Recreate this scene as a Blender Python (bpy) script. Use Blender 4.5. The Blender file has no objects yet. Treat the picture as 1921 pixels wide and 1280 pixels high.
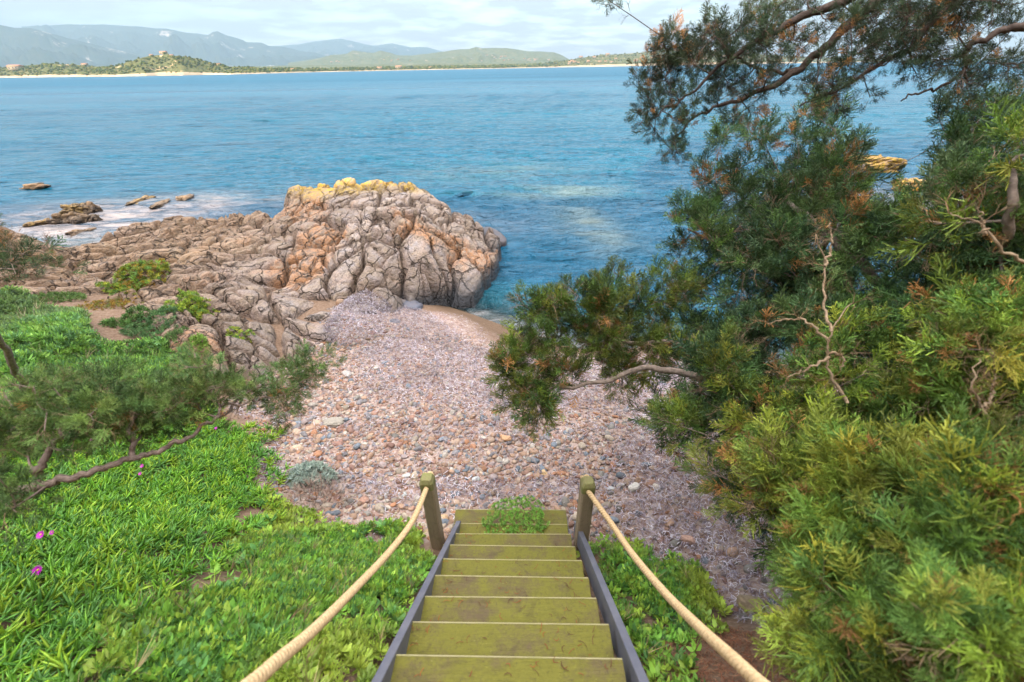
import bpy, math, random
import numpy as np
from mathutils import Vector, Matrix

R = math.radians
rng = np.random.default_rng(7)
random.seed(7)
scene = bpy.context.scene
col = scene.collection

# ------------------------------------------------------------------ camera
CAMH = 4.6                      # metres above the sea
FPX, PITCH, ROLL = 820.0, R(32.1), R(0.95)
cam_d = bpy.data.cameras.new('camera')
cam_d.sensor_width = 36.0
cam_d.lens = 36.0 * FPX / 1921.0
cam_d.clip_start = 0.05
cam_d.clip_end = 200000
cam = bpy.data.objects.new('camera', cam_d)
col.objects.link(cam)
cam.matrix_world = Matrix.Translation((0, 0, CAMH)) @ Matrix.Rotation(R(90) - PITCH, 4, 'X') @ Matrix.Rotation(-ROLL, 4, 'Z')
cam_d.dof.use_dof = True
cam_d.dof.focus_distance = 5.5
cam_d.dof.aperture_fstop = 2.0
scene.camera = cam

# ------------------------------------------------------------------ light
SUN_EL, SUN_AZ = R(16), R(208)          # azimuth clockwise from +Y: behind the camera, to the left
EXPOSURE = 2.15
world = bpy.data.worlds.new('World')
scene.world = world
world.use_nodes = True
wn, wl = world.node_tree.nodes, world.node_tree.links
wn.clear()
wout = wn.new('ShaderNodeOutputWorld')
wbg = wn.new('ShaderNodeBackground')
wbg.inputs['Strength'].default_value = 0.15
sky = wn.new('ShaderNodeTexSky')
sky.sky_type = 'NISHITA'
sky.sun_disc = False
sky.sun_elevation = SUN_EL
sky.sun_rotation = SUN_AZ
sky.air_density = 1.0
sky.dust_density = 1.5
sky.ozone_density = 1.5
# thin bright cloud veil, broken towards the left
tc = wn.new('ShaderNodeTexCoord')
sep = wn.new('ShaderNodeSeparateXYZ')
wl.new(tc.outputs['Generated'], sep.inputs[0])
mx = wn.new('ShaderNodeMath'); mx.operation = 'MAXIMUM'; mx.inputs[1].default_value = 0.02
wl.new(sep.outputs['Z'], mx.inputs[0])
ad = wn.new('ShaderNodeMath'); ad.operation = 'ADD'; ad.inputs[1].default_value = 0.12
wl.new(mx.outputs[0], ad.inputs[0])
dx = wn.new('ShaderNodeMath'); dx.operation = 'DIVIDE'
dy = wn.new('ShaderNodeMath'); dy.operation = 'DIVIDE'
wl.new(sep.outputs['X'], dx.inputs[0]); wl.new(ad.outputs[0], dx.inputs[1])
wl.new(sep.outputs['Y'], dy.inputs[0]); wl.new(ad.outputs[0], dy.inputs[1])
cmb = wn.new('ShaderNodeCombineXYZ')
wl.new(dx.outputs[0], cmb.inputs[0]); wl.new(dy.outputs[0], cmb.inputs[1])
cn = wn.new('ShaderNodeTexNoise'); cn.inputs['Scale'].default_value = 1.7; cn.inputs['Detail'].default_value = 8; cn.inputs['Roughness'].default_value = 0.6
wl.new(cmb.outputs[0], cn.inputs['Vector'])
cr = wn.new('ShaderNodeValToRGB')
cr.color_ramp.elements[0].position = 0.36; cr.color_ramp.elements[0].color = (0.35, 0.35, 0.35, 1)
cr.color_ramp.elements[1].position = 0.55; cr.color_ramp.elements[1].color = (1, 1, 1, 1)
wl.new(cn.outputs['Fac'], cr.inputs['Fac'])
wmix = wn.new('ShaderNodeMix'); wmix.data_type = 'RGBA'
wmix.inputs[7].default_value = (1.66, 1.52, 1.44, 1)
wl.new(cr.outputs['Color'], wmix.inputs[0])
wl.new(sky.outputs['Color'], wmix.inputs[6])
zenith_boost = wn.new('ShaderNodeMapRange'); zenith_boost.interpolation_type = 'SMOOTHSTEP'  # unseen overhead sky brightened, added as a soft light from above
zenith_boost.inputs[1].default_value = 0.42; zenith_boost.inputs[2].default_value = 1.0; zenith_boost.inputs[3].default_value = 1.0; zenith_boost.inputs[4].default_value = 7.0
wl.new(sep.outputs['Z'], zenith_boost.inputs[0])
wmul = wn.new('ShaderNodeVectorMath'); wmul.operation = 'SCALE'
wl.new(wmix.outputs[2], wmul.inputs[0]); wl.new(zenith_boost.outputs[0], wmul.inputs['Scale'])
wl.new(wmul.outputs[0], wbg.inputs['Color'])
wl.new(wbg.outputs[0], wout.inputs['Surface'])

sun_d = bpy.data.lights.new('sun', 'SUN')
sun_d.energy = 2.2
sun_d.angle = R(0.6)
sun_d.color = (1.0, 0.78, 0.5)
sun = bpy.data.objects.new('sun', sun_d)
col.objects.link(sun)
sd = Vector((math.sin(SUN_AZ) * math.cos(SUN_EL), math.cos(SUN_AZ) * math.cos(SUN_EL), math.sin(SUN_EL)))
sun.rotation_euler = sd.to_track_quat('Z', 'Y').to_euler()
sun.location = sd * 50

scene.view_settings.view_transform = 'Standard'
scene.view_settings.look = 'None'
scene.view_settings.exposure = EXPOSURE
scene.view_settings.gamma = 1
scene.cycles.use_denoising = True
scene.cycles.max_bounces = 6
scene.cycles.diffuse_bounces = 1
scene.cycles.glossy_bounces = 2
scene.cycles.transparent_max_bounces = 12
scene.cycles.transmission_bounces = 3
scene.cycles.volume_bounces = 0
scene.cycles.caustics_reflective = False
scene.cycles.caustics_refractive = False
scene.cycles.sample_clamp_indirect = 4

# ------------------------------------------------------------------ numbers
def ray(x, y):
    u, v = x - 960.5, 640 - y
    c, s = math.cos(ROLL), math.sin(ROLL)
    r, up = u * c + v * s, -u * s + v * c
    cp, sp = math.cos(PITCH), math.sin(PITCH)
    return np.array([r / FPX, cp + sp * up / FPX, -sp + cp * up / FPX])
def atH(px, py, h):                    # where the line of sight meets height h above the sea
    d = ray(px, py)
    t = (h - CAMH) / d[2]
    return np.array([d[0] * t, d[1] * t, h])
def atY(px, py, Y):
    d = ray(px, py)
    return np.array([d[0] * Y / d[1], Y, CAMH + d[2] * Y / d[1]])
def atD(px, py, D):                    # at distance D along the optical axis
    d = ray(px, py) * D
    return np.array([d[0], d[1], d[2] + CAMH])

def tps_fit(P, z, lam=1e-3):
    P = np.asarray(P, float); z = np.asarray(z, float); n = len(P)
    d2 = ((P[:, None] - P[None]) ** 2).sum(-1)
    K = 0.5 * d2 * np.log(d2 + 1e-9) + lam * np.eye(n) * 10
    A = np.zeros((n + 3, n + 3)); A[:n, :n] = K
    A[:n, n] = 1; A[:n, n + 1:] = P; A[n, :n] = 1; A[n + 1:, :n] = P.T
    w = np.linalg.solve(A, np.concatenate([z, np.zeros(3)]))
    def f(x, y):
        x = np.asarray(x, float); y = np.asarray(y, float)
        sh = x.shape; x = x.ravel(); y = y.ravel(); out = np.empty(len(x))
        for i in range(0, len(x), 50000):
            xs, ys = x[i:i + 50000], y[i:i + 50000]
            d2 = (xs[:, None] - P[:, 0]) ** 2 + (ys[:, None] - P[:, 1]) ** 2
            out[i:i + 50000] = (0.5 * d2 * np.log(d2 + 1e-9)) @ w[:n] + w[n] + w[n + 1] * xs + w[n + 2] * ys
        return out.reshape(sh)
    return f

def hash2(ix, iy, k):
    h = (ix.astype(np.int64) * 374761393 + iy.astype(np.int64) * 668265263 + k * 1442695041) & 0xffffffff
    h = ((h ^ (h >> 13)) * 1274126177) & 0xffffffff
    h = (h ^ (h >> 16)) & 0xffffffff
    h = (h * 2246822519) & 0xffffffff
    return ((h ^ (h >> 15)) & 0xffffff) / float(0x1000000)
def vnoise(x, y, k=0):
    x = np.asarray(x, float); y = np.asarray(y, float)
    ix, iy = np.floor(x), np.floor(y)
    fx, fy = x - ix, y - iy
    fx = fx * fx * fx * (fx * (fx * 6 - 15) + 10); fy = fy * fy * fy * (fy * (fy * 6 - 15) + 10)
    a, b = hash2(ix, iy, k), hash2(ix + 1, iy, k)
    c, d = hash2(ix, iy + 1, k), hash2(ix + 1, iy + 1, k)
    return (a * (1 - fx) + b * fx) * (1 - fy) + (c * (1 - fx) + d * fx) * fy
def fbm(x, y, k=0, o=4, g=0.5):
    s, a, t = 0, 1.0, 0
    for i in range(o):
        s = s + a * (vnoise(x * 2 ** i + 17.3 * i, y * 2 ** i - 9.1 * i, k + i) - 0.5); t += a; a *= g
    return s / t * 2
def voronoi(x, y, k=0, jit=0.9):
    """nearest seed distance, edge distance, cell id 0..1, offset to the seed"""
    ix, iy = np.floor(x), np.floor(y)
    f1 = np.full(x.shape, 9.0); f2 = np.full(x.shape, 9.0); cid = np.zeros(x.shape)
    ox = np.zeros(x.shape); oy = np.zeros(x.shape)
    ox2 = np.zeros(x.shape); oy2 = np.zeros(x.shape)
    for dxx in (-2, -1, 0, 1, 2):
        for dyy in (-2, -1, 0, 1, 2):
            cx, cy = ix + dxx, iy + dyy
            sx = cx + 0.5 + jit * (hash2(cx, cy, k) - 0.5)
            sy = cy + 0.5 + jit * (hash2(cx, cy, k + 5) - 0.5)
            d = (x - sx) ** 2 + (y - sy) ** 2
            n1 = d < f1
            n2 = (~n1) & (d < f2)
            f2 = np.where(n1, f1, np.where(n2, d, f2))
            ox2 = np.where(n1, ox, np.where(n2, x - sx, ox2)); oy2 = np.where(n1, oy, np.where(n2, y - sy, oy2))
            f1 = np.where(n1, d, f1)
            cid = np.where(n1, hash2(cx, cy, k + 9), cid)
            ox = np.where(n1, x - sx, ox); oy = np.where(n1, y - sy, oy)
    sepd = np.sqrt((ox - ox2) ** 2 + (oy - oy2) ** 2) + 1e-6
    edge = (f2 - f1) / (2 * sepd)
    return np.sqrt(f1), edge, cid, ox, oy

def sstep(a, b, x):
    t = np.clip((x - a) / (b - a), 0, 1)
    return t * t * (3 - 2 * t)
def poly_sd(x, y, poly):
    """signed distance to a polygon, positive inside"""
    poly = np.asarray(poly)[:, :2]
    d = np.full(x.shape, 1e9); inside = np.zeros(x.shape, bool)
    n = len(poly)
    for i in range(n):
        ax, ay = poly[i]; bx, by = poly[(i + 1) % n]
        ex, ey = bx - ax, by - ay
        t = np.clip(((x - ax) * ex + (y - ay) * ey) / (ex * ex + ey * ey + 1e-12), 0, 1)
        d = np.minimum(d, (x - ax - t * ex) ** 2 + (y - ay - t * ey) ** 2)
        c = ((ay > y) != (by > y))
        with np.errstate(divide='ignore', invalid='ignore'):
            xi = (bx - ax) * (y - ay) / (by - ay + 1e-15) + ax
        inside ^= c & (x < xi)
    d = np.sqrt(d)
    return np.where(inside, d, -d)

# ------------------------------------------------------------------ mesh helpers
def np_mesh(name, V, F, mats, smooth=True, attrs=None, mi=None):
    V = np.ascontiguousarray(V, dtype=np.float32); F = np.ascontiguousarray(F, dtype=np.int32)
    me = bpy.data.meshes.new(name)
    me.vertices.add(len(V)); me.vertices.foreach_set('co', V.ravel())
    k = F.shape[1]
    me.loops.add(F.size); me.loops.foreach_set('vertex_index', F.ravel())
    me.polygons.add(len(F)); me.polygons.foreach_set('loop_start', np.arange(0, F.size, k, dtype=np.int32))
    if smooth:
        me.polygons.foreach_set('use_smooth', np.ones(len(F), dtype=bool))
    if mi is not None:
        me.polygons.foreach_set('material_index', np.ascontiguousarray(mi, dtype=np.int32))
    for m in (mats if isinstance(mats, (list, tuple)) else [mats]):
        me.materials.append(m)
    me.update(calc_edges=True)
    for an, av in (attrs or {}).items():
        if av.ndim == 1:
            a = me.attributes.new(an, 'FLOAT', 'POINT'); a.data.foreach_set('value', av.astype(np.float32))
        else:
            a = me.attributes.new(an, 'FLOAT_COLOR', 'POINT')
            c = np.ones((len(av), 4), np.float32); c[:, :3] = av; a.data.foreach_set('color', c.ravel())
    return me
def link(name, me, parent=None, label=None, cat=None, group=None, kind=None, loc=None):
    o = bpy.data.objects.new(name, me); col.objects.link(o)
    if parent is not None: o.parent = parent
    if loc is not None: o.location = loc
    if label: o['label'] = label
    if cat: o['category'] = cat
    if group: o['group'] = group
    if kind: o['kind'] = kind
    return o
def thing(name, label, cat, loc=(0, 0, 0), group=None):
    return link(name, None, None, label, cat, group, None, loc)
def localise(V, root):
    return np.asarray(V, float) - np.array(root.location)[None]

def grid_faces(nx, ny):
    i = np.arange(nx - 1)[None, :] + np.arange(ny - 1)[:, None] * nx
    i = i.ravel()
    return np.stack([i, i + 1, i + 1 + nx, i + nx], 1)
def rot_rand(n, tilt=None, up=None):
    """random rotation matrices taking +Z to `up` (n,3)"""
    if up is None:
        up = rng.normal(size=(n, 3))
    z = up / (np.linalg.norm(up, axis=1, keepdims=True) + 1e-9)
    a = rng.normal(size=(n, 3))
    x = a - (a * z).sum(1, keepdims=True) * z
    x /= np.linalg.norm(x, axis=1, keepdims=True) + 1e-9
    y = np.cross(z, x)
    return np.stack([x, y, z], 2)
def scatter(tmpl, pos, rot, scale, tint):
    """copies of template (V, F, shade) placed as one mesh"""
    TV, TF, TS = tmpl
    n, m = len(pos), len(TV)
    scale = np.asarray(scale, float)
    if scale.ndim == 1: scale = np.repeat(scale[:, None], 3, 1)
    V = np.einsum('nij,nmj->nmi', rot, TV[None] * scale[:, None, :]) + pos[:, None, :]
    F = TF[None] + (np.arange(n) * m)[:, None, None]
    T = tint[:, None, :] * TS[None, :, None]
    return V.reshape(-1, 3), F.reshape(-1, TF.shape[1]), T.reshape(-1, 3)
def join(parts):
    Vs, Fs, Ts, o = [], [], [], 0
    for V, F, T in parts:
        Vs.append(V); Fs.append(F + o); Ts.append(T); o += len(V)
    return np.concatenate(Vs), np.concatenate(Fs), np.concatenate(Ts)
def tube(pts, rad, sides=6, closed=True):
    pts = np.asarray(pts, float); n = len(pts)
    rad = np.broadcast_to(np.asarray(rad, float), (n,))
    tan = np.gradient(pts, axis=0); tan /= np.linalg.norm(tan, axis=1, keepdims=True) + 1e-9
    ref = np.array([0.13, 0.21, 0.97]) if abs(tan[0, 2]) < 0.9 else np.array([1.0, 0.1, 0])
    V = []
    nrm = ref - ref @ tan[0] * tan[0]; nrm /= np.linalg.norm(nrm)
    for i in range(n):
        nrm = nrm - nrm @ tan[i] * tan[i]; nrm /= np.linalg.norm(nrm) + 1e-9
        b = np.cross(tan[i], nrm)
        a = np.arange(sides) * 2 * math.pi / sides
        V.append(pts[i] + rad[i] * (np.cos(a)[:, None] * nrm + np.sin(a)[:, None] * b))
    V = np.concatenate(V)
    i = np.arange(n - 1)[:, None] * sides; j = np.arange(sides)[None]; k = (j + 1) % sides
    F = np.stack([i + j, i + k, i + k + sides, i + j + sides], -1).reshape(-1, 4)
    if closed:
        # quads folded to close the ends
        for e in (0, (n - 1) * sides):
            c = len(V); V = np.vstack([V, [pts[0] if e == 0 else pts[-1]]])
            q = [[e + s, e + (s + 1) % sides, c, c] for s in range(0)]
            for s in range(0, sides, 2):
                q.append([e + s, e + (s + 1) % sides, e + (s + 2) % sides, c])
            F = np.vstack([F, q])
    return V, F
def spline(P, n):
    """Catmull-Rom through P"""
    P = np.asarray(P, float)
    Q = np.vstack([2 * P[0] - P[1], P, 2 * P[-1] - P[-2]])
    out = []
    t = np.linspace(0, len(P) - 1, n)
    for u in t:
        i = min(int(u), len(P) - 2); f = u - i
        p0, p1, p2, p3 = Q[i:i + 4]
        out.append(0.5 * ((2 * p1) + (-p0 + p2) * f + (2 * p0 - 5 * p1 + 4 * p2 - p3) * f * f + (-p0 + 3 * p1 - 3 * p2 + p3) * f ** 3))
    return np.array(out)
def box_mesh(sx, sy, sz, bevel=0.004, seg=2):
    import bmesh
    bm = bmesh.new(); bmesh.ops.create_cube(bm, size=1)
    bmesh.ops.scale(bm, vec=(sx, sy, sz), verts=bm.verts)
    bmesh.ops.bevel(bm, geom=bm.edges[:], offset=bevel, segments=seg, affect='EDGES', profile=0.6)
    return bm
def ico(sub):
    import bmesh
    bm = bmesh.new(); bmesh.ops.create_icosphere(bm, subdivisions=sub, radius=1)
    V = np.array([v.co[:] for v in bm.verts]); F = np.array([[v.index for v in f.verts] for f in bm.faces]); bm.free()
    return V, F

# ------------------------------------------------------------------ materials
def mat(name):
    m = bpy.data.materials.new(name); m.use_nodes = True
    nt = m.node_tree
    b = nt.nodes['Principled BSDF']
    b.inputs['Specular IOR Level'].default_value = 0.3
    return m, nt.nodes, nt.links, b
def N(ns, t, **kw):
    n = ns.new(t)
    for k, v in kw.items():
        if k in n.inputs.keys() if isinstance(k, str) else False: n.inputs[k].default_value = v
        else: setattr(n, k, v)
    return n
def noise(ns, ls, scale, detail=5, rough=0.55, vec=None, dist=0.0):
    n = ns.new('ShaderNodeTexNoise'); n.inputs['Scale'].default_value = scale
    n.inputs['Detail'].default_value = detail; n.inputs['Roughness'].default_value = rough; n.inputs['Distortion'].default_value = dist
    if vec is not None: ls.new(vec, n.inputs['Vector'])
    return n.outputs['Fac']
def ramp(ns, ls, fac, stops):
    r = ns.new('ShaderNodeValToRGB'); e = r.color_ramp.elements
    while len(e) < len(stops): e.new(0.5)
    for i, (p, c) in enumerate(stops):
        e[i].position = p; e[i].color = (c, c, c, 1) if not isinstance(c, tuple) else (*c, 1)
    ls.new(fac, r.inputs['Fac'])
    return r.outputs['Color']
def mix(ns, ls, fac, a, b, blend='MIX'):
    m = ns.new('ShaderNodeMix'); m.data_type = 'RGBA'; m.blend_type = blend
    for s, v in ((0, fac), (6, a), (7, b)):
        if hasattr(v, 'is_output'): ls.new(v, m.inputs[s])
        elif isinstance(v, tuple): m.inputs[s].default_value = (*v, 1)
        else: m.inputs[s].default_value = v
    return m.outputs[2]
def math_(ns, ls, op, a, b=None, clamp=False):
    m = ns.new('ShaderNodeMath'); m.operation = op; m.use_clamp = clamp
    for i, v in enumerate((a, b)):
        if v is None: continue
        if hasattr(v, 'is_output'): ls.new(v, m.inputs[i])
        else: m.inputs[i].default_value = v
    return m.outputs[0]
def bump(ns, ls, h, strength, dist, bsdf, prev=None):
    b = ns.new('ShaderNodeBump'); b.inputs['Strength'].default_value = strength; b.inputs['Distance'].default_value = dist
    ls.new(h, b.inputs['Height'])
    if prev is not None: ls.new(prev, b.inputs['Normal'])
    if bsdf is not None: ls.new(b.outputs[0], bsdf.inputs['Normal'])
    return b.outputs[0]
def pos(ns):
    return ns.new('ShaderNodeNewGeometry').outputs['Position']
def attr(ns, name):
    a = ns.new('ShaderNodeAttribute'); a.attribute_name = name
    return a
def mapped(ns, ls, vec, scale=(1, 1, 1), rot=(0, 0, 0)):
    m = ns.new('ShaderNodeMapping'); m.inputs['Scale'].default_value = scale; m.inputs['Rotation'].default_value = rot
    ls.new(vec, m.inputs['Vector'])
    return m.outputs[0]

def leaf_mat(name, rough=0.55, transl=0.25, vary=0.35, spec=0.3):
    m, ns, ls, b = mat(name)
    c = attr(ns, 'tint').outputs['Color']
    n = noise(ns, ls, 9.0, 2, vec=pos(ns))
    c2 = mix(ns, ls, vary, c, mix(ns, ls, 1.0, c, ramp(ns, ls, n, [(0.3, 0.45), (0.7, 1.7)]), 'MULTIPLY'))
    ls.new(c2, b.inputs['Base Color'])
    b.inputs['Roughness'].default_value = rough
    b.inputs['Specular IOR Level'].default_value = spec
    t = ns.new('ShaderNodeBsdfTranslucent'); ls.new(c2, t.inputs['Color'])
    mx_ = ns.new('ShaderNodeMixShader'); mx_.inputs[0].default_value = transl
    ls.new(b.outputs[0], mx_.inputs[1]); ls.new(t.outputs[0], mx_.inputs[2])
    ls.new(mx_.outputs[0], ns['Material Output'].inputs['Surface'])
    return m
M_LEAF = leaf_mat('juniper_leaf', 0.6, 0.12, 0.6)
M_ICE = leaf_mat('succulent_leaf', 0.38, 0.2, 0.25, 0.45)
M_WEED = leaf_mat('weed_leaf', 0.5, 0.3)
M_STRAW = leaf_mat('dry_strip', 0.75, 0.1, 0.3, 0.2)
M_FARTREE = leaf_mat('far_foliage', 0.9, 0.0, 0.3, 0.0)

def simple_tint(name, rough, spec=0.3, bscale=60, bstr=0.3, bdist=0.004, mott=0.5):
    m, ns, ls, b = mat(name)
    c = attr(ns, 'tint').outputs['Color']
    p = pos(ns)
    n = noise(ns, ls, bscale, 4, vec=p)
    ls.new(mix(ns, ls, mott, c, mix(ns, ls, 1.0, c, ramp(ns, ls, n, [(0.3, 0.5), (0.7, 1.5)]), 'MULTIPLY')), b.inputs['Base Color'])
    b.inputs['Roughness'].default_value = rough; b.inputs['Specular IOR Level'].default_value = spec
    bump(ns, ls, n, bstr, bdist, b)
    return m
M_PEBBLE = simple_tint('pebble_stone', 0.7, 0.25)
M_BARK = simple_tint('grey_bark', 0.85, 0.15, 45, 0.8, 0.01, 0.6)

def rock_mat(name):
    m, ns, ls, b = mat(name)
    p = pos(ns)
    cell = attr(ns, 'tint').outputs['Color']          # r: block tone, g: weathered orange, b: lichen / tan area
    sx = ns.new('ShaderNodeSeparateColor'); ls.new(cell, sx.inputs[0])
    n1 = noise(ns, ls, 1.3, 6, 0.6, p)
    n2 = noise(ns, ls, 5.0, 6, 0.65, p, 0.4)
    n3 = noise(ns, ls, 38.0, 5, 0.7, p)
    strata = noise(ns, ls, 3.0, 5, 0.6, mapped(ns, ls, p, (3.2, 0.5, 6), (0, 0, R(-24))), 0.3)
    base = mix(ns, ls, ramp(ns, ls, n2, [(0.35, 0.0), (0.65, 1.0)]), (0.28, 0.21, 0.14), (0.29, 0.26, 0.25))
    tan = mix(ns, ls, ramp(ns, ls, strata, [(0.35, 0.0), (0.65, 1.0)]), (0.27, 0.19, 0.11), (0.19, 0.135, 0.085))
    c = mix(ns, ls, math_(ns, ls, 'MULTIPLY', sx.outputs[2], ramp(ns, ls, n1, [(0.25, 0.55), (0.6, 1.0)])), base, tan)
    # per-block tone
    tone = ns.new('ShaderNodeMapRange'); ls.new(sx.outputs[0], tone.inputs[0]); tone.inputs[3].default_value = 0.6; tone.inputs[4].default_value = 1.4
    c = mix(ns, ls, 1.0, c, tone.outputs[0], 'MULTIPLY')
    # rusty orange staining
    om = math_(ns, ls, 'MULTIPLY', sx.outputs[1], ramp(ns, ls, n2, [(0.36, 0.0), (0.52, 1.0)]), True)
    c = mix(ns, ls, om, c, mix(ns, ls, n3, (0.33, 0.145, 0.055), (0.43, 0.235, 0.11)))
    # dark speckle and strata lines
    c = mix(ns, ls, ramp(ns, ls, strata, [(0.40, 0.55), (0.47, 0.0)]), c, (0.13, 0.10, 0.085))
    c = mix(ns, ls, ramp(ns, ls, n3, [(0.34, 0.75), (0.47, 0.0)]), c, (0.09, 0.07, 0.055))
    c = mix(ns, ls, ramp(ns, ls, n3, [(0.55, 0.0), (0.68, 0.5)]), c, (0.42, 0.36, 0.31))
    ww = ns.new('ShaderNodeVectorMath'); ww.operation = 'ADD'
    nw = ns.new('ShaderNodeTexNoise'); nw.inputs['Scale'].default_value = 2.2; nw.inputs['Detail'].default_value = 5; ls.new(p, nw.inputs['Vector'])
    sc_ = ns.new('ShaderNodeVectorMath'); sc_.operation = 'SCALE'; sc_.inputs['Scale'].default_value = 0.55; ls.new(nw.outputs['Color'], sc_.inputs[0])
    ls.new(mapped(ns, ls, p, (1.25, .8, 1.0), (0, 0, R(-30))), ww.inputs[0]); ls.new(sc_.outputs[0], ww.inputs[1])
    vc = ns.new('ShaderNodeTexVoronoi'); vc.feature = 'DISTANCE_TO_EDGE'; vc.inputs['Scale'].default_value = 1.9; ls.new(ww.outputs[0], vc.inputs['Vector'])
    vd = ns.new('ShaderNodeTexVoronoi'); vd.feature = 'DISTANCE_TO_EDGE'; vd.inputs['Scale'].default_value = 5.0; ls.new(ww.outputs[0], vd.inputs['Vector'])
    crk = math_(ns, ls, 'MINIMUM', ramp(ns, ls, vc.outputs['Distance'], [(0.004, 0.12), (0.032, 1.0)]), math_(ns, ls, 'MAXIMUM', ramp(ns, ls, vd.outputs['Distance'], [(0.004, 0.25), (0.05, 1.0)]), ramp(ns, ls, n1, [(.34, 0.0), (.46, 1.0)])))
    c = mix(ns, ls, crk, (0.045, 0.032, 0.022), c)
    # lichened yellow where marked, with sunlit warmth put into the colour
    ly = math_(ns, ls, 'MULTIPLY', attr(ns, 'lichen_sun').outputs['Fac'], ramp(ns, ls, math_(ns, ls, 'ADD', math_(ns, ls, 'MULTIPLY', n2, .5), math_(ns, ls, 'MULTIPLY', n3, .5)), [(0.46, 0.0), (0.54, .9)]), True)
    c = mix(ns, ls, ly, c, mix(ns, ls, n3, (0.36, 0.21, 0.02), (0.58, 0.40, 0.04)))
    # wet, weed-dark band at the waterline
    sz = ns.new('ShaderNodeSeparateXYZ'); ls.new(p, sz.inputs[0])
    zz = math_(ns, ls, 'ADD', sz.outputs[2], math_(ns, ls, 'MULTIPLY', n1, -0.35))
    wet = ramp(ns, ls, math_(ns, ls, 'ADD', zz, 0.5), [(0.58, 1.0), (1.0, 0.0)])
    wet = math_(ns, ls, 'MULTIPLY', wet, attr(ns, 'wetk').outputs['Fac'])
    c = mix(ns, ls, wet, c, (0.05, 0.052, 0.055))
    ls.new(c, b.inputs['Base Color'])
    rr = ns.new('ShaderNodeMapRange'); ls.new(wet, rr.inputs[0]); rr.inputs[3].default_value = 0.72; rr.inputs[4].default_value = 0.25
    ls.new(rr.outputs[0], b.inputs['Roughness'])
    h = math_(ns, ls, 'ADD', math_(ns, ls, 'MULTIPLY', n3, 0.3), math_(ns, ls, 'ADD', math_(ns, ls, 'MULTIPLY', n2, 0.8), strata))
    h = math_(ns, ls, 'ADD', h, math_(ns, ls, 'MULTIPLY', crk, 0.7))
    bump(ns, ls, h, 1.0, 0.07, b)
    return m
M_ROCK = rock_mat('coastal_rock')
def boulder_mat():
    m, ns, ls, b = mat('smooth_boulder')
    p = pos(ns); c = attr(ns, 'tint').outputs['Color']
    n2 = noise(ns, ls, 6.0, 6, 0.6, p); n3 = noise(ns, ls, 60.0, 4, 0.6, p)
    c = mix(ns, ls, ramp(ns, ls, n2, [(0.4, 0.0), (0.7, 0.6)]), c, mix(ns, ls, 1.0, c, (1.5, 1.15, 0.9), 'MULTIPLY'))
    c = mix(ns, ls, ramp(ns, ls, n3, [(0.35, 0.5), (0.5, 0.0)]), c, mix(ns, ls, 1.0, c, (0.5, 0.5, 0.5), 'MULTIPLY'))
    ls.new(c, b.inputs['Base Color']); b.inputs['Roughness'].default_value = 0.5
    bump(ns, ls, math_(ns, ls, 'ADD', n2, math_(ns, ls, 'MULTIPLY', n3, 0.15)), 0.5, 0.03, b)
    return m
M_BOULDER = boulder_mat()

def wood_mat(name, c1, c2, moss, grain_axis=0, mossamt=0.6):
    m, ns, ls, b = mat(name)
    tcn = ns.new('ShaderNodeTexCoord').outputs['Object']
    sc = [26, 26, 26]; sc[grain_axis] = 1.6
    p = pos(ns)
    g = noise(ns, ls, 3.0, 8, 0.75, mapped(ns, ls, tcn, tuple(sc)), 0.6)
    n = noise(ns, ls, 4.5, 6, 0.7, p); n3 = noise(ns, ls, 70, 4, 0.7, p)
    c = mix(ns, ls, ramp(ns, ls, g, [(0.3, 0.0), (0.7, 1.0)]), c1, c2)
    mo = ramp(ns, ls, math_(ns, ls, 'ADD', n, math_(ns, ls, 'MULTIPLY', n3, 0.25)), [(0.78 - mossamt * 0.34, 0.0), (0.95 - mossamt * 0.30, 0.92)])
    c = mix(ns, ls, mo, c, mix(ns, ls, n3, tuple(x * 0.75 for x in moss), tuple(x * 1.3 for x in moss)))
    c = mix(ns, ls, ramp(ns, ls, n3, [(0.28, 0.7), (0.38, 0.0)]), c, (0.05, 0.04, 0.02))
    w = noise(ns, ls, 7.5, 6, 0.75, p, 1.2)
    c = mix(ns, ls, ramp(ns, ls, w, [(0.52, 0.0), (0.68, 0.4)]), c, tuple(x * .62 for x in c2))
    c = mix(ns, ls, ramp(ns, ls, g, [(0.30, 0.55), (0.40, 0.0)]), c, tuple(x * .35 for x in c2))
    c = mix(ns, ls, ramp(ns, ls, n3, [(0.70, 0.0), (0.76, 0.8)]), c, (0.42, 0.40, 0.26))
    ls.new(c, b.inputs['Base Color']); b.inputs['Roughness'].default_value = 0.8
    bump(ns, ls, math_(ns, ls, 'ADD', g, math_(ns, ls, 'MULTIPLY', n3, 0.5)), 0.8, 0.008, b)
    return m
M_TREAD = wood_mat('mossy_tread_wood', (0.13, 0.095, 0.045), (0.08, 0.06, 0.028), (0.135, 0.128, 0.016), 0, 0.92)
M_NOSE = wood_mat('worn_edge_wood', (0.38, 0.34, 0.18), (0.28, 0.25, 0.12), (0.25, 0.24, 0.08), 0, 0.4)
M_POST = wood_mat('weathered_post_wood', (0.34, 0.26, 0.16), (0.24, 0.18, 0.11), (0.14, 0.14, 0.045), 2, 0.15)
M_CAP = wood_mat('mossy_post_top_wood', (0.27, 0.23, 0.11), (0.2, 0.17, 0.08), (0.17, 0.18, 0.05), 2, 1.0)

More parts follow.
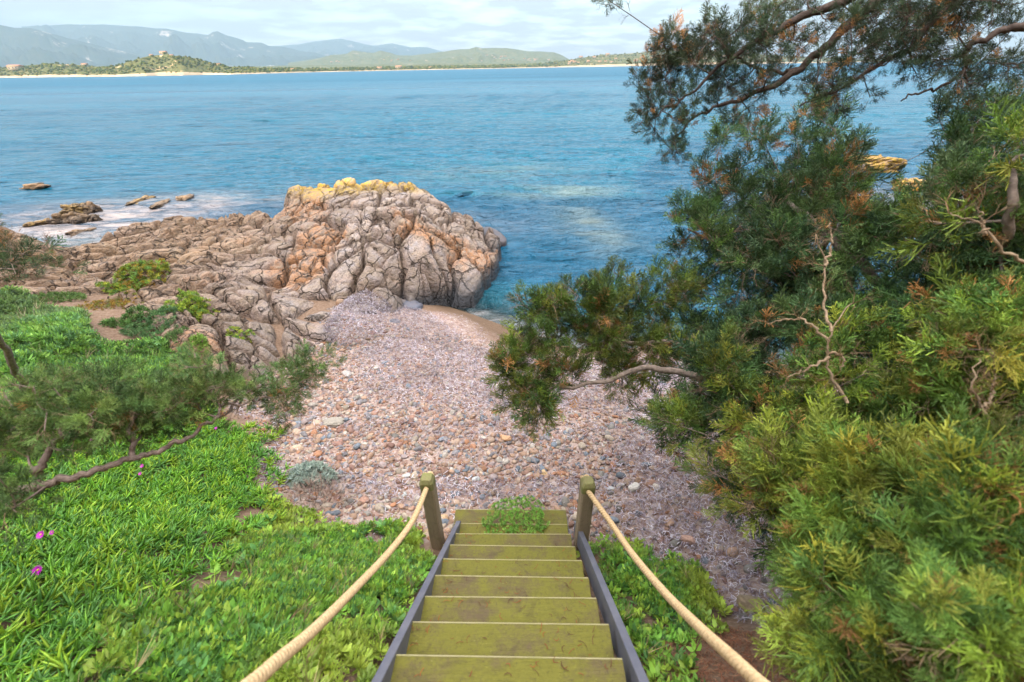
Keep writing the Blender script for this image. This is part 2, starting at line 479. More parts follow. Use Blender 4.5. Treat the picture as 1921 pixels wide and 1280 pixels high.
def plain(name, c, rough, c2=None, scale=20, metal=0.0, bstr=0.2, bd=0.003):
    m, ns, ls, b = mat(name)
    n = noise(ns, ls, scale, 5, 0.6, pos(ns))
    ls.new(mix(ns, ls, ramp(ns, ls, n, [(0.35, 0.0), (0.65, 1.0)]), c, c2 or tuple(x * 0.8 for x in c)), b.inputs['Base Color'])
    b.inputs['Roughness'].default_value = rough; b.inputs['Metallic'].default_value = metal
    bump(ns, ls, n, bstr, bd, b)
    return m
M_METAL = plain('grey_painted_metal', (0.10, 0.105, 0.13), 0.45, (0.14, 0.14, 0.16), 9)
M_ROPE = plain('tan_rope', (0.60, 0.43, 0.23), 0.8, (0.44, 0.30, 0.15), 90, 0, 0.6, 0.004)
M_PETAL = plain('magenta_petal', (0.55, 0.02, 0.45), 0.5, (0.42, 0.01, 0.38))
M_YELLOW = plain('flower_centre', (0.7, 0.5, 0.05), 0.6)

# ------------------------------------------------------------------ ground heights
C = []
def cp_(px, py, h): q = atH(px, py, h); C.append((q[0], q[1], h))
for a in [(950, 945, .90), (870, 960, .92), (1050, 960, .92), (600, 940, 1.12), (1250, 940, 1.08), (800, 800, .88), (520, 800, 1.05), (1100, 800, .88), (1300, 800, .95),
          (700, 700, .8), (950, 700, .52), (1150, 700, .45), (640, 620, .75), (560, 680, .85), (800, 620, .40), (950, 645, .12), (965, 618, 0), (880, 590, 0.03),
          (1090, 660, 0.05), (1250, 655, 0), (1400, 1000, 1.2), (1450, 1150, 1.45), (1300, 1150, 1.35),
          (0, 1280, 2.75), (250, 1000, 2.0), (0, 900, 2.15), (0, 640, 1.95), (200, 700, 1.7), (400, 780, 1.3), (300, 620, 1.4), (100, 560, 1.5),
          (500, 1200, 2.35), (650, 1040, 1.3), (500, 960, 1.3), (450, 880, 1.35), (1200, 1230, 1.9), (1350, 1260, 2.05), (1600, 1270, 2.3), (1900, 1200, 2.4), (1900, 900, 1.9),
          (-200, 560, 1.9)]:
    cp_(*a)
C += [(0, .87, 2.1), (0, 2.3, .95), (-.5, 1.5, 1.6), (.5, 1.5, 1.6), (0, 0, 2.8), (0, -1, 3.0), (-2, -1, 3.4), (2, -1, 3.2), (0, -3, 3.8), (-8, -3, 4.3), (8, -3, 4.0), (-8, 2, 2.9), (8, 0.5, 2.9), (14, 2, 2.8), (-14, 4, 2.6),
      (4.5, 6.4, 0.0), (8, 6.3, 0.05), (13, 7, 0.05), (8, 3.5, 1.2), (13, 4, 1.4),
      (0, 9.5, -.55), (3, 8.5, -.55), (8, 9, -.8), (-3, 17, -1.8), (-8, 17, -1.8), (6, 16, -1.8), (14, 16, -1.8), (-16, 18, -1.8), (-14, 12, 0.2), (-9, 9, 0.9), (-6, 9, .7), (-3, 9, .3), (-4, 12, -1.2), (-1, 12, -1.3), (-9, 12.5, -.5)]
C = np.array(C)
_tps = tps_fit(C[:, :2], C[:, 2], 5e-3)
def Hs(x, y):
    """smooth ground height: bank, beach, sea bed near by; hill behind; sea bed beyond"""
    x = np.asarray(x, float); y = np.asarray(y, float)
    xc, yc = np.clip(x, -15, 14), np.clip(y, -3, 17)
    z = _tps(xc, yc)
    z = np.where(y < -3, z + (-3 - y) * 0.86, z)
    z = np.minimum(z, 8.8 + 0.25 * fbm(x / 1.5, y / 3, 3, 4) + np.clip(-y - 12, 0, 60) * 0.05)
    far = np.hypot(np.maximum(np.abs(x) - 15, 0), np.maximum(y - 17, 0))
    z = z - np.where(y > 8, far * 0.15, 0)
    return np.maximum(z, -6)
def H(x, y):
    z = Hs(x, y)
    amp = sstep(-0.2, 1.2, z)
    return z + amp * (0.05 * fbm(np.asarray(x) * 1.4, np.asarray(y) * 1.4, 11) + 0.016 * fbm(np.asarray(x) * 7, np.asarray(y) * 7, 21, 3))
def G(px, py):
    d = ray(px, py); t = 0.8
    while t < 80:
        p = d * t
        if CAMH + p[2] < float(Hs(p[0], p[1])): break
        t *= 1.01
    return np.array([p[0], p[1], float(Hs(p[0], p[1]))])
def GP(lst): return np.array([G(*a) for a in lst])

# earth / beach sheet
yy = np.concatenate([np.linspace(-60, -3, 60)[:-1], np.linspace(-3, 9, 300)[:-1], np.linspace(9, 18, 60)[:-1], np.linspace(18, 60, 20)])
xx = np.concatenate([np.linspace(-90, -9, 60)[:-1], np.linspace(-9, 9, 420)[:-1], np.linspace(9, 90, 60)])
X, Y = np.meshgrid(xx, yy)
Z = H(X, Y)
BEACH = GP([(440, 760), (500, 720), (560, 660), (640, 580), (700, 560), (800, 590), (900, 590), (965, 605), (1090, 650), (1400, 650), (1900, 700), (1900, 800), (1700, 1000), (1480, 1180), (1340, 1130), (1130, 1010), (860, 1010), (760, 1005), (640, 995), (530, 960), (500, 880), (505, 810)])
BEACH[:, :2] = BEACH[:, :2]
bsd = poly_sd(X, Y, BEACH)
beachm = sstep(-0.25, 0.15, bsd + 0.15 * fbm(X * 2, Y * 2, 5))
def ground_mat():
    m, ns, ls, b = mat('ground_soil_and_gravel')
    p = pos(ns)
    be = attr(ns, 'beach').outputs['Fac']
    sz = ns.new('ShaderNodeSeparateXYZ'); ls.new(p, sz.inputs[0])
    n1 = noise(ns, ls, 2.2, 6, 0.6, p); n2 = noise(ns, ls, 26, 5, 0.65, p)
    soil = mix(ns, ls, n1, (0.10, 0.058, 0.034), (0.20, 0.125, 0.075))
    soil = mix(ns, ls, ramp(ns, ls, n2, [(0.4, 0.0), (0.65, 0.6)]), soil, (0.27, 0.19, 0.13))
    v = ns.new('ShaderNodeTexVoronoi'); v.inputs['Scale'].default_value = 24; ls.new(p, v.inputs['Vector'])
    grav = mix(ns, ls, 0.75, (0.30, 0.205, 0.16), ramp(ns, ls, math_(ns, ls, 'FRACT', math_(ns, ls, 'MULTIPLY', v.outputs['Color'], 7.3)), [(0.0, (.20, .12, .09)), (0.5, (.33, .23, .18)), (1.0, (.40, .33, .28))]))
    c = mix(ns, ls, be, soil, grav)
    v2 = ns.new('ShaderNodeTexVoronoi'); v2.inputs['Scale'].default_value = 85; ls.new(p, v2.inputs['Vector'])
    sand = mix(ns, ls, 0.35, mix(ns, ls, n1, (0.17, 0.105, 0.06), (0.10, 0.065, 0.038)), ramp(ns, ls, v2.outputs['Distance'], [(0.0, 1.0), (0.8, 0.3)]), 'MULTIPLY')
    low = ramp(ns, ls, math_(ns, ls, 'ADD', sz.outputs[2], math_(ns, ls, 'MULTIPLY', n1, 0.15)), [(0.17, 1.0), (0.30, 0.0)])
    c = mix(ns, ls, low, c, sand)
    ls.new(c, b.inputs['Base Color']); b.inputs['Roughness'].default_value = 0.85
    bump(ns, ls, math_(ns, ls, 'ADD', n2, v.outputs['Distance']), 0.6, 0.02, b)
    return m
gme = np_mesh('ground', np.stack([X, Y, Z], -1).reshape(-1, 3), grid_faces(len(xx), len(yy)), ground_mat(), True, {'beach': beachm.ravel()})
link('ground', gme, kind='structure')

# ------------------------------------------------------------------ sea
def geo(a, b, n, s):
    t = np.linspace(0, 1, n); return a + (b - a) * (np.exp(s * t) - 1) / (math.exp(s) - 1)
ys = np.concatenate([np.linspace(4, 14, 110)[:-1], geo(14, 150, 620, 2.3)[:-1], geo(150, 14800, 110, 7)])
xh = geo(16, 23800, 70, 8)
xs = np.concatenate([-xh[::-1][:-1], np.linspace(-16, 16, 420), xh[1:]])
SX, SY = np.meshgrid(xs, ys)
depth = np.where((SY < 24) & (np.abs(SX) < 24), -Hs(SX, SY), 9.0)
depth = np.maximum(depth, sstep(14, 18, SY) * 2.0)
def waves(x, y):
    r_ = np.random.default_rng(99); z = np.zeros_like(x)
    gx_ = 0.35 * fbm(x * .22, y * .22, 501, 3); gust = 0.75 + 0.5 * fbm(x * .07, y * .12, 503, 3)
    for lam, amp, n_ in ((3.4, .026, 3), (1.5, .016, 5), (.78, .0095, 6), (.46, .0055, 6)):
        for _ in range(n_):
            a = R(-8) + r_.normal() * .42; L = lam * r_.uniform(.75, 1.3); ph = r_.uniform(0, 6.28)
            th = (math.sin(a) * x + math.cos(a) * y) * 2 * math.pi / L + ph + 2.2 * gx_ / L ** .5
            sn = np.sin(th); z += amp / math.sqrt(n_) * 2.6 * (1 - 2 * np.abs(np.sin(th * .5)) ** .9 + .27) * sstep(110, 50, y / max(lam, .5))
    return z * gust
WV = waves(SX, SY) * sstep(-.05, .9, depth) * sstep(150, 90, SY) * sstep(0, -30, np.abs(SX) - 1.5 * SY - 20)
# pale patches mixed into the water's base colour
def blob(cx, cy, rx, ry, x, y, a=0):
    c, s = math.cos(a), math.sin(a); u, v = (x - cx) * c + (y - cy) * s, -(x - cx) * s + (y - cy) * c
    return np.exp(-((u / rx) ** 2 + (v / ry) ** 2))
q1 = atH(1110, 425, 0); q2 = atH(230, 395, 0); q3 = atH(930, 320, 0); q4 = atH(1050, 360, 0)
pale_patch = 0.9 * blob(q1[0], q1[1], 0.9, 2.4, SX, SY, 0.2) + 0.5 * blob(q4[0], q4[1], 3, 1.2, SX, SY) + 0.35 * blob(q3[0], q3[1], 5, 2.2, SX, SY)
fo = atH(130, 440, 0); fo2 = atH(1750, 390, 0)
foam = 0.9 * blob(fo[0], fo[1], 3.2, 2.2, SX, SY) + 0.9 * blob(q2[0], q2[1], 5.5, 2.2, SX, SY, 0.25) + 0.9 * blob(fo2[0], fo2[1], 5, 3, SX, SY)
foam += 0.35 * blob(-4.5, 15.0, 5, 1.3, SX, SY) + 0.75 * np.exp(-((np.maximum(depth, 0) - .04) / 0.09) ** 2) * (SX > -1)
def sea_mat():
    m, ns, ls, b = mat('sea_water')
    p = pos(ns)
    dep = attr(ns, 'depth').outputs['Fac']; sh = attr(ns, 'pale_patch').outputs['Fac']; fm = attr(ns, 'foam').outputs['Fac']
    pw = mapped(ns, ls, p, (0.55, 1.5, 1), (0, 0, R(12)))
    pw2 = mapped(ns, ls, p, (0.7, 1.3, 1), (0, 0, R(-22)))
    big = noise(ns, ls, 0.020, 3, 0.5, mapped(ns, ls, p, (0.25, 1.6, 1), (0, 0, R(4))))
    w1 = noise(ns, ls, 0.55, 3, 0.55, pw2, 0.5)
    w2 = noise(ns, ls, 1.7, 5, 0.62, pw, 0.6)
    w0 = noise(ns, ls, 0.13, 3, 0.6, pw, 0.4)
    w3 = noise(ns, ls, 6.0, 4, 0.6, pw2, 0.3)
    deep = mix(ns, ls, ramp(ns, ls, big, [(0.35, 0.0), (0.65, 1.0)]), (0.002, 0.070, 0.130), (0.006, 0.108, 0.178))
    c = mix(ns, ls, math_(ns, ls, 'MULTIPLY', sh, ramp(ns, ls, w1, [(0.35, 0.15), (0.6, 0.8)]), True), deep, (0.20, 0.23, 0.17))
    dsh = ramp(ns, ls, dep, [(0.15, 1.0), (0.95, 0.0)])
    c = mix(ns, ls, math_(ns, ls, 'MULTIPLY', dsh, 0.7), c, (0.03, 0.18, 0.21))
    fo_ = math_(ns, ls, 'MULTIPLY', fm, ramp(ns, ls, math_(ns, ls, 'ADD', math_(ns, ls, 'MULTIPLY', w2, 0.6), math_(ns, ls, 'MULTIPLY', w1, 0.4)), [(0.40, 0.12), (0.60, 1.0)]), True)
    c = mix(ns, ls, fo_, c, (0.42, 0.35, 0.31))
    ls.new(c, b.inputs['Base Color'])
    b.inputs['IOR'].default_value = 1.33
    b.inputs['Specular IOR Level'].default_value = 0.42
    rg = ns.new('ShaderNodeMapRange'); ls.new(fo_, rg.inputs[0]); rg.inputs[3].default_value = 0.0; rg.inputs[4].default_value = 0.4
    py_ = ns.new('ShaderNodeSeparateXYZ'); ls.new(p, py_.inputs[0])
    ry = ns.new('ShaderNodeMapRange'); ls.new(py_.outputs[1], ry.inputs[0]); ry.inputs[1].default_value = 12; ry.inputs[2].default_value = 260; ry.inputs[3].default_value = 0.04; ry.inputs[4].default_value = 0.5
    ls.new(math_(ns, ls, 'ADD', rg.outputs[0], ry.outputs[0]), b.inputs['Roughness'])
    nb = bump(ns, ls, w0, 1.0, 2.2, None)
    nb = bump(ns, ls, w1, 1.0, 0.9, None, nb)
    nb = bump(ns, ls, w2, 1.0, 0.42, None, nb)
    nb = bump(ns, ls, w3, 1.0, 0.07, b, nb)
    # clear where shallow
    tr = ns.new('ShaderNodeBsdfTransparent'); tr.inputs[0].default_value = (0.85, 0.95, 0.95, 1)
    gl = ns.new('ShaderNodeBsdfGlossy'); gl.inputs['Roughness'].default_value = 0.06
    ls.new(nb, gl.inputs['Normal'])
    fr = ns.new('ShaderNodeFresnel'); fr.inputs[0].default_value = 1.33; ls.new(nb, fr.inputs['Normal'])
    clear = ns.new('ShaderNodeMixShader'); ls.new(fr.outputs[0], clear.inputs[0]); ls.new(tr.outputs[0], clear.inputs[1]); ls.new(gl.outputs[0], clear.inputs[2])
    sh2 = ns.new('ShaderNodeMixShader')
    fac = ramp(ns, ls, dep, [(0.0, 0.0), (0.55, 1.0)])
    fac = math_(ns, ls, 'MAXIMUM', fac, fo_)
    ls.new(fac, sh2.inputs[0]); ls.new(clear.outputs[0], sh2.inputs[1]); ls.new(b.outputs[0], sh2.inputs[2])
    ls.new(sh2.outputs[0], ns['Material Output'].inputs['Surface'])
    return m
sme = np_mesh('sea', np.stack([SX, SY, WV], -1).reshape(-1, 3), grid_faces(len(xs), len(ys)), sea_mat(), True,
              {'depth': depth.ravel(), 'pale_patch': np.clip(pale_patch, 0, 1).ravel(), 'foam': np.clip(foam, 0, 1).ravel()})
link('sea', sme, kind='structure')

# ------------------------------------------------------------------ rock headland
FP = [(530, 352, 1.5), (565, 345, 1.6), (600, 340, 1.7), (650, 336, 1.75), (700, 338, 1.75), (735, 344, 1.72), (760, 338, 1.8), (800, 348, 1.65), (830, 385, 1.25), (870, 404, .95), (915, 412, .85), (953, 452, .40),
      (942, 500, .25), (915, 540, .22), (905, 576, .15), (840, 580, .02), (790, 574, .18), (740, 585, .4), (640, 600, .62), (600, 650, .88), (520, 680, 1.02), (470, 700, 1.16), (400, 712, 1.32), (365, 680, 1.45), (340, 635, 1.5),
      (250, 600, 1.4), (150, 580, 1.45), (0, 590, 1.75), (-150, 590, 1.9), (-220, 430, 1.9), (-60, 408, 1.95), (0, 415, 1.9), (40, 430, 1.75), (70, 445, 1.5), (100, 466, 1.25), (140, 462, .9), (175, 450, .9), (205, 434, 1.0), (250, 418, 1.0), (300, 405, 1.0), (350, 397, 1.0),
      (395, 404, .98), (430, 394, 1.05), (480, 393, 1.1), (522, 396, 1.15), (525, 375, 1.35)]
RC = list(FP) + [(560, 440, 1.25), (700, 430, 1.45), (620, 400, 1.45), (760, 400, 1.6), (480, 470, 1.05), (620, 520, .95), (720, 520, 1.0), (800, 480, 1.2), (850, 540, .85), (880, 500, .7), (870, 450, .85),
                 (760, 560, .35), (640, 570, .62), (520, 545, .85), (400, 450, 1.05), (300, 460, 1.15), (300, 520, 1.45), (350, 500, 1.5), (390, 560, 1.42), (450, 520, 1.35), (500, 560, 1.15), (420, 640, 1.55), (480, 660, 1.28), (560, 610, 1.0), (200, 500, 1.3), (100, 500, 1.45), (0, 500, 1.7), (230, 560, 1.38), (0, 450, 1.85)]
FPW = np.array([atH(*a) for a in FP]); RCW = np.array([atH(*a) for a in RC])
_r = tps_fit(RCW[:, :2], RCW[:, 2], 2e-2)
def rock_surface(x, y, fine=True):
    sd_ = poly_sd(x, y, FPW) + 0.10 * fbm(x * 1.6, y * 1.6, 31, 3)
    base = _r(x, y)
    # headland share (blocky, grey) against the left shelf (sheeted, tan)
    hl = sstep(-7.2, -4.6, x + 0.25 * (y - 10))
    # warp
    wx = x + 0.35 * fbm(x * 0.8, y * 0.8, 41, 3); wy = y + 0.35 * fbm(x * 0.8, y * 0.8, 45, 3)
    a = R(30); c, s = math.cos(a), math.sin(a)
    u, v = wx * c + wy * s, -wx * s + wy * c            # v runs along the blocks' long axis
    f, e, cid, ox, oy = voronoi(u / 0.78, v / 0.95, 50)
    f2, e2, cid2, ox2, oy2 = voronoi(u / 0.46 + 7, v / 0.52 + 3, 60)
    f3, e3, cid3, ox3, oy3 = voronoi(u / 0.2 + 3, v / 0.26 + 1, 70)
    dome = 1 - np.exp(-(e * 0.75) / 0.028)
    dome2 = 1 - np.exp(-(e2 * 0.46) / 0.018)
    dome3 = 1 - np.exp(-(e3 * 0.15) / 0.014)
    split2 = (hash2(np.floor(cid * 9999), np.floor(cid * 7777), 3) < 0.8 - 0.6 * sstep(-2.6, -2.2, x) * sstep(10.2, 9.6, y))
    tilt = (cid - 0.5) * 0.55 * ox * 0.75 + (hash2(np.floor(cid * 5555), np.floor(cid * 3333), 4) - 0.5) * 0.35 * oy
    d = 0.46 * (dome - 1) + 0.16 * (cid - 0.5) + tilt * 1.15 - 0.05 * f * f
    d2 = np.where(split2, 0.17 * (dome2 - 1) + 0.08 * (cid2 - 0.5) - 0.14 * ox2 * (cid2 - 0.3), 0)
    d3 = 0.028 * (dome3 - 1) * (cid2 > 0.25)
    # shelf: long sheets stepping down towards the sea
    a2 = R(38); c2, s2 = math.cos(a2), math.sin(a2)
    us, vs = wx * c2 + wy * s2, -wx * s2 + wy * c2
    g1, ge, gid, gox, goy = voronoi(us / 1.9, vs / 0.62, 80)
    h1, he, hid, hox, hoy = voronoi(us / 0.8 + 4, vs / 0.26 + 9, 90)
    sd1 = 0.26 * (1 - np.exp(-(ge * 0.62) / 0.07) - 1) + 0.16 * (gid - 0.5) - 0.16 * goy * 0.62
    sd2 = 0.11 * (1 - np.exp(-(he * 0.26) / 0.03) - 1) + 0.04 * (hid - 0.5) - 0.06 * hoy
    rel = hl * (d + d2 + d3) + (1 - hl) * (sd1 + 0.7 * sd2 + 0.45 * d)
    z = base + 0.10 + rel + 0.03 * fbm(x * 3, y * 3, 33, 4) + 0.012 * fbm(x * 14, y * 14, 35, 3)
    land = sstep(-1.2, -2.2, x) * sstep(9.6, 8.6, y)
    drop = sstep(0.28, -0.25, sd_) * (1 - land)
    z = z - drop * 1.6 - sstep(0, -0.6, sd_) * 1.5 * (1 - land) - land * (sstep(0.15, -0.9, sd_) * .7 + sstep(-.3, -1.2, sd_) * .6)
    tone = hl * (0.5 * cid + 0.5 * cid2) + (1 - hl) * (0.6 * gid + 0.4 * hid)
    # rusty stain follows block rims and joints
    rim = np.exp(-np.minimum(e * 0.75, e2 * 0.34 + 0.03) / 0.07)
    orange = hl * np.clip(0.38 * rim + 0.8 * sstep(0.2, 0.5, fbm(x * 0.9 + 3, y * 0.7, 37, 4) + 0.1), 0, 1) + (1 - hl) * 0.25
    return z, tone, np.clip(orange, 0, 1), np.clip(0.95 - 0.75 * hl + 0.5 * fbm(x * 0.7, y * 0.7, 39, 3), 0, 1)
def rock_patch(x0, x1, y0, y1, step):
    gx = np.arange(x0, x1, step); gy = np.arange(y0, y1, step)
    A, B = np.meshgrid(gx, gy)
    z, tone, orange, tanm = rock_surface(A, B)
    # lean the relief a little so that faces undercut
    nz = np.clip(z - _r(A, B), -.35, .35)
    return A + 0.25 * nz, B - 0.1 * nz, z, tone, orange, tanm, len(gx), len(gy)
A, B, z, tone, orange, tanm, nx, ny = rock_patch(-17, 1.4, 3.7, 16.2, 0.026)
lich_sun = sstep(1.30, 1.62, z) * sstep(12.3, 13.2, B) * sstep(-7.2, -6.2, A) * sstep(-1.6, -3.0, A) + 0.12 * (fbm(A * 2.5, B * 2.5, 71, 3) > 0.62)  # crest mask: real growth plus the sunlit band painted yellow
F = grid_faces(nx, ny)
keep = (z > -0.9).ravel()
F = F[keep[F].any(1)]
used = np.zeros(nx * ny, bool); used[F.ravel()] = True
remap = np.cumsum(used) - 1
V = np.stack([A, B, z], -1).reshape(-1, 3)[used]
T = np.stack([tone, orange, tanm], -1).reshape(-1, 3)[used]
RV, RF, RT, RL = V, remap[F], T, lich_sun.ravel()[used]
# three outcrops one can tell apart: the headland, the sheeted shelf, the mound at the left edge
fcx = RV[RF].mean(1)
side = fcx[:, 0] + 0.25 * (fcx[:, 1] - 10)
g_head = side > -5.9
g_mound = (~g_head) & (fcx[:, 0] < -9.6 - 0.0 * fcx[:, 1]) & (fcx[:, 1] < 11.0)
g_shelf = ~(g_head | g_mound)
def sub(name, sel, label, cat):
    Fs = RF[sel]; u = np.unique(Fs); mp = np.full(len(RV), -1); mp[u] = np.arange(len(u))
    root = RV[u].mean(0); root[2] = 0
    me = np_mesh(name, RV[u] - root, mp[Fs], M_ROCK, False, {'tint': RT[u], 'lichen_sun': np.clip(RL[u], 0, 1), 'wetk': np.ones(len(u))})
    return link(name, me, None, label, cat, None, None, root)
sub('rock_headland', g_head, 'large blocky grey and rust orange headland rock with a lichened crest painted sunlit yellow', 'rock')
sub('rock_shelf', g_shelf, 'low tan cracked rock shelf between the green bank and the blocky headland', 'rock')
if g_mound.any():
    sub('rock_mound', g_mound, 'smooth tan rock mound at the far left edge above the water', 'rock')

# single boulders and sea rocks
IV2, IF2 = ico(5)
def boulder(name, px, py, h, size, tint, label, cat, rough=0.12, mat_=None, yaw=0, seed=0, lichen_sun=0.0, T3=None, angular=0.0):
    p = atH(px, py, h)
    V = IV2.copy()
    n = fbm(V[:, 0] * 1.3 + seed, V[:, 1] * 1.3 + V[:, 2] * 1.7, seed, 4)
    k = np.abs(V) ** (1 - 0.25)
    V = np.sign(V) * k; V /= np.linalg.norm(V, axis=1).max()
    if angular:
        rs = np.random.default_rng(seed)
        for _ in range(9):
            d = rs.normal(size=3); d /= np.linalg.norm(d); lim = 0.55 + 0.3 * rs.random()
            s = V @ d; V = V - np.where(s > lim, (s - lim) * angular, 0)[:, None] * d
        V += 0.10 * fbm(V[:, 0] * 5 + seed, V[:, 1] * 5 + V[:, 2] * 4, seed + 7, 4)[:, None] * V
        if mat_ is M_ROCK:
            vf, ve, vi, _a, _b = voronoi(V[:, 0] * 2.2 + seed, V[:, 1] * 2.2 + V[:, 2] * 1.2, seed)
            V *= (1 + 0.45 * (vi - .5) - 0.35 * np.exp(-ve / .06))[:, None]
    V = V * (1 + rough * n)[:, None] * np.array(size)[None]
    c, s = math.cos(yaw), math.sin(yaw)
    V = V @ np.array([[c, s, 0], [-s, c, 0], [0, 0, 1]])
    at = {'tint': np.tile(np.array(tint, float), (len(V), 1)), 'lichen_sun': np.full(len(V), lichen_sun), 'wetk': np.full(len(V), max(.0, .55 - lichen_sun * .6)) * sstep(.9, .2, V[:, 2] / size[2])}
    if mat_ is M_ROCK:
        at['tint'] = np.tile(np.array(T3 or (0.5, 0.3, 0.8), float), (len(V), 1))
    me = np_mesh(name, V, IF2, mat_ or M_BOULDER, True, at)
    return link(name, me, None, label, cat, None, None, (p[0], p[1], h))
BL = (0.06, 0.07, 0.09)
boulder('boulder', 770, 582, 0.22, (.30, .27, .2), (0.085, 0.095, 0.12), 'rounded blue-grey boulder at the foot of the headland beside the wet sand', 'boulder', seed=2)
boulder('boulder', 695, 600, 0.30, (.42, .16, .10), BL, 'low dark blue-grey slab half buried in dried seagrass left of the round boulder', 'boulder', seed=5, yaw=-0.5)
boulder('boulder', 735, 612, 0.42, (.22, .2, .14), (0.13, 0.135, 0.155), 'small smooth grey boulder lying alone on the dried seagrass', 'boulder', seed=8)
boulder('boulder', 755, 572, 0.30, (.16, .15, .1), (0.11, 0.10, 0.10), 'little brown-grey stone tucked behind the round blue-grey boulder', 'boulder', seed=9)
boulder('boulder', 640, 572, 0.72, (.10, .09, .14), (0.24, 0.16, 0.1), 'upright pale tan stone at the top of the seagrass heap', 'stone', seed=11)
boulder('boulder', 925, 445, 0.12, (.30, .85, .22), (0.075, 0.07, 0.075), 'dark smooth slab at the seaward tip of the headland', 'boulder', seed=12, yaw=0.45, rough=0.06)
for k, (px, py, h, sz, lb) in enumerate([
        (66, 351, 0.05, (.62, .4, .16), 'small dark brown rock alone in the open water at the left'),
        (140, 396, 0.1, (.6, .4, .30), 'golden brown rock with two humps standing in the shallows'),
        (165, 393, 0.12, (.4, .3, .26), 'pointed brown rock touching the two-humped rock in the shallows'),
        (120, 414, 0.08, (.5, .35, .3), 'dark rounded rock in the foamy shallows below the two-humped rock'),
        (163, 412, 0.06, (.42, .3, .34), 'dark domed rock at the right end of the shallows group'),
        (80, 420, 0.03, (.5, .25, .15), 'flat yellow-brown ledge rock at the left of the shallows group'),
        (145, 437, 0.02, (.32, .2, .12), 'tiny black rock in the wash near the shelf'),
        (168, 434, 0.02, (.24, .18, .12), 'smallest black rock beside the tiny one in the wash'),
        (262, 376, 0.03, (1.0, .3, .09), 'long low yellowish reef just breaking the surface'),
        (300, 384, 0.03, (.7, .3, .10), 'dark jagged reef in front of the long yellowish one'),
        (345, 372, 0.02, (.6, .3, .07), 'low brown reef end nearest the headland')]):
    boulder('sea_rock', px, py, h, sz, (0.2, 0.15, 0.1), lb, 'sea rock', 0.35, M_ROCK, 0.2 * k, 20 + k, 0.5 if k in (1, 5, 8) else 0.15, (0.35, 0.3, 0.9), 0.8)
for k, (px, py, Yd, sz, lb) in enumerate([
        (1640, 310, 27, (1.75, 1.0, .45), 'bright sunlit yellow rock in the sea seen between the juniper branches'),
        (1700, 348, 23, (1.0, .6, .3), 'golden rock just below the bright yellow one, partly behind foliage'),
        (1815, 262, 34, (1.6, 1.0, .4), 'far yellow rock behind the foliage at the upper right'),
        (1790, 318, 26, (1.1, .7, .3), 'yellow sunlit rock mostly hidden by foliage at the right')]):
    p = atY(px, py, Yd)
    o = boulder('sea_rock', px, py, 0.2, sz, (0.2, 0.15, 0.1), lb, 'sea rock', 0.3, M_ROCK, 0.2 * k, 50 + k, 1.0, (0.6, 0.9, 0.9), 0.8)  # yellow mask full on: the sunlit look is painted into their colour

# ------------------------------------------------------------------ staircase
W_, RUN, RISE = 1.0, 0.2185, 0.178
st = thing('staircase', 'mossy wooden staircase with grey metal side beams leading down to the pebble beach', 'staircase', (0, 0, 1.0))
def bm_obj(name, bm, m, parent, M, mats=None):
    bm.transform(M)
    me = bpy.data.meshes.new(name); bm.to_mesh(me); bm.free()
    for mm in (mats or [m]): me.materials.append(mm)
    for p in me.polygons: p.use_smooth = False
    return link(name, me, parent)
YAW = R(-1.7)
def tread_at(i):          # far edge (nosing) of tread i, i=0 is the nearest seen
    return 0.875 + i * RUN, CAMH - 2.165 - i * RISE
import bmesh
wd = [1.0] * 8
for i in range(-4, 9):
    y_, z_ = tread_at(i)
    w = 1.0
    dep = 0.25
    if i == 8: y_, z_, w = y_ + 0.045, z_ + 0.02, 1.05
    bm = box_mesh(w, dep, 0.036, 0.004, 2)
    me_off = Matrix.Translation((-0.05 + (0.0 if i < 8 else 0.012) + 0.004 * math.sin(i * 2.1), y_ - dep / 2, z_ - 0.018 - 1.0)) @ Matrix.Rotation(YAW + R(0.25) * math.sin(i * 3.3), 4, 'Z') @ Matrix.Rotation(R(0.4) * math.sin(i * 5.1), 4, 'Y')
    t = bm_obj('tread', bm, M_TREAD, st, me_off)
    bm = box_mesh(w - 0.004, 0.007, 0.030, 0.002, 1)
    bm_obj('nosing', bm, M_NOSE, t, me_off @ Matrix.Translation((0, dep / 2 + 0.002, 0.005)))
for sgn in (-1, 1):
    ya, za = tread_at(-5); yb, zb = tread_at(7)
    xc = -0.05 + sgn * 0.524
    bm = bmesh.new()
    prof = [(ya, za + 0.02), (yb + 0.03, zb - 0.005), (yb + 0.03, zb - 0.19), (ya, za - 0.19)]
    vs = []
    for xo in (-0.02, 0.02):
        vs.append([bm.verts.new((xc + xo, a_, b_ - 1.0)) for a_, b_ in prof])
    bm.faces.new(vs[0][::-1]); bm.faces.new(vs[1])
    for i in range(4):
        bm.faces.new([vs[0][i], vs[0][(i + 1) % 4], vs[1][(i + 1) % 4], vs[1][i]])
    bmesh.ops.recalc_face_normals(bm, faces=bm.faces)
    bmesh.ops.bevel(bm, geom=bm.edges[:], offset=0.003, segments=1, affect='EDGES')
    bm_obj('side_beam', bm, M_METAL, st, Matrix.Rotation(YAW, 4, 'Z'))

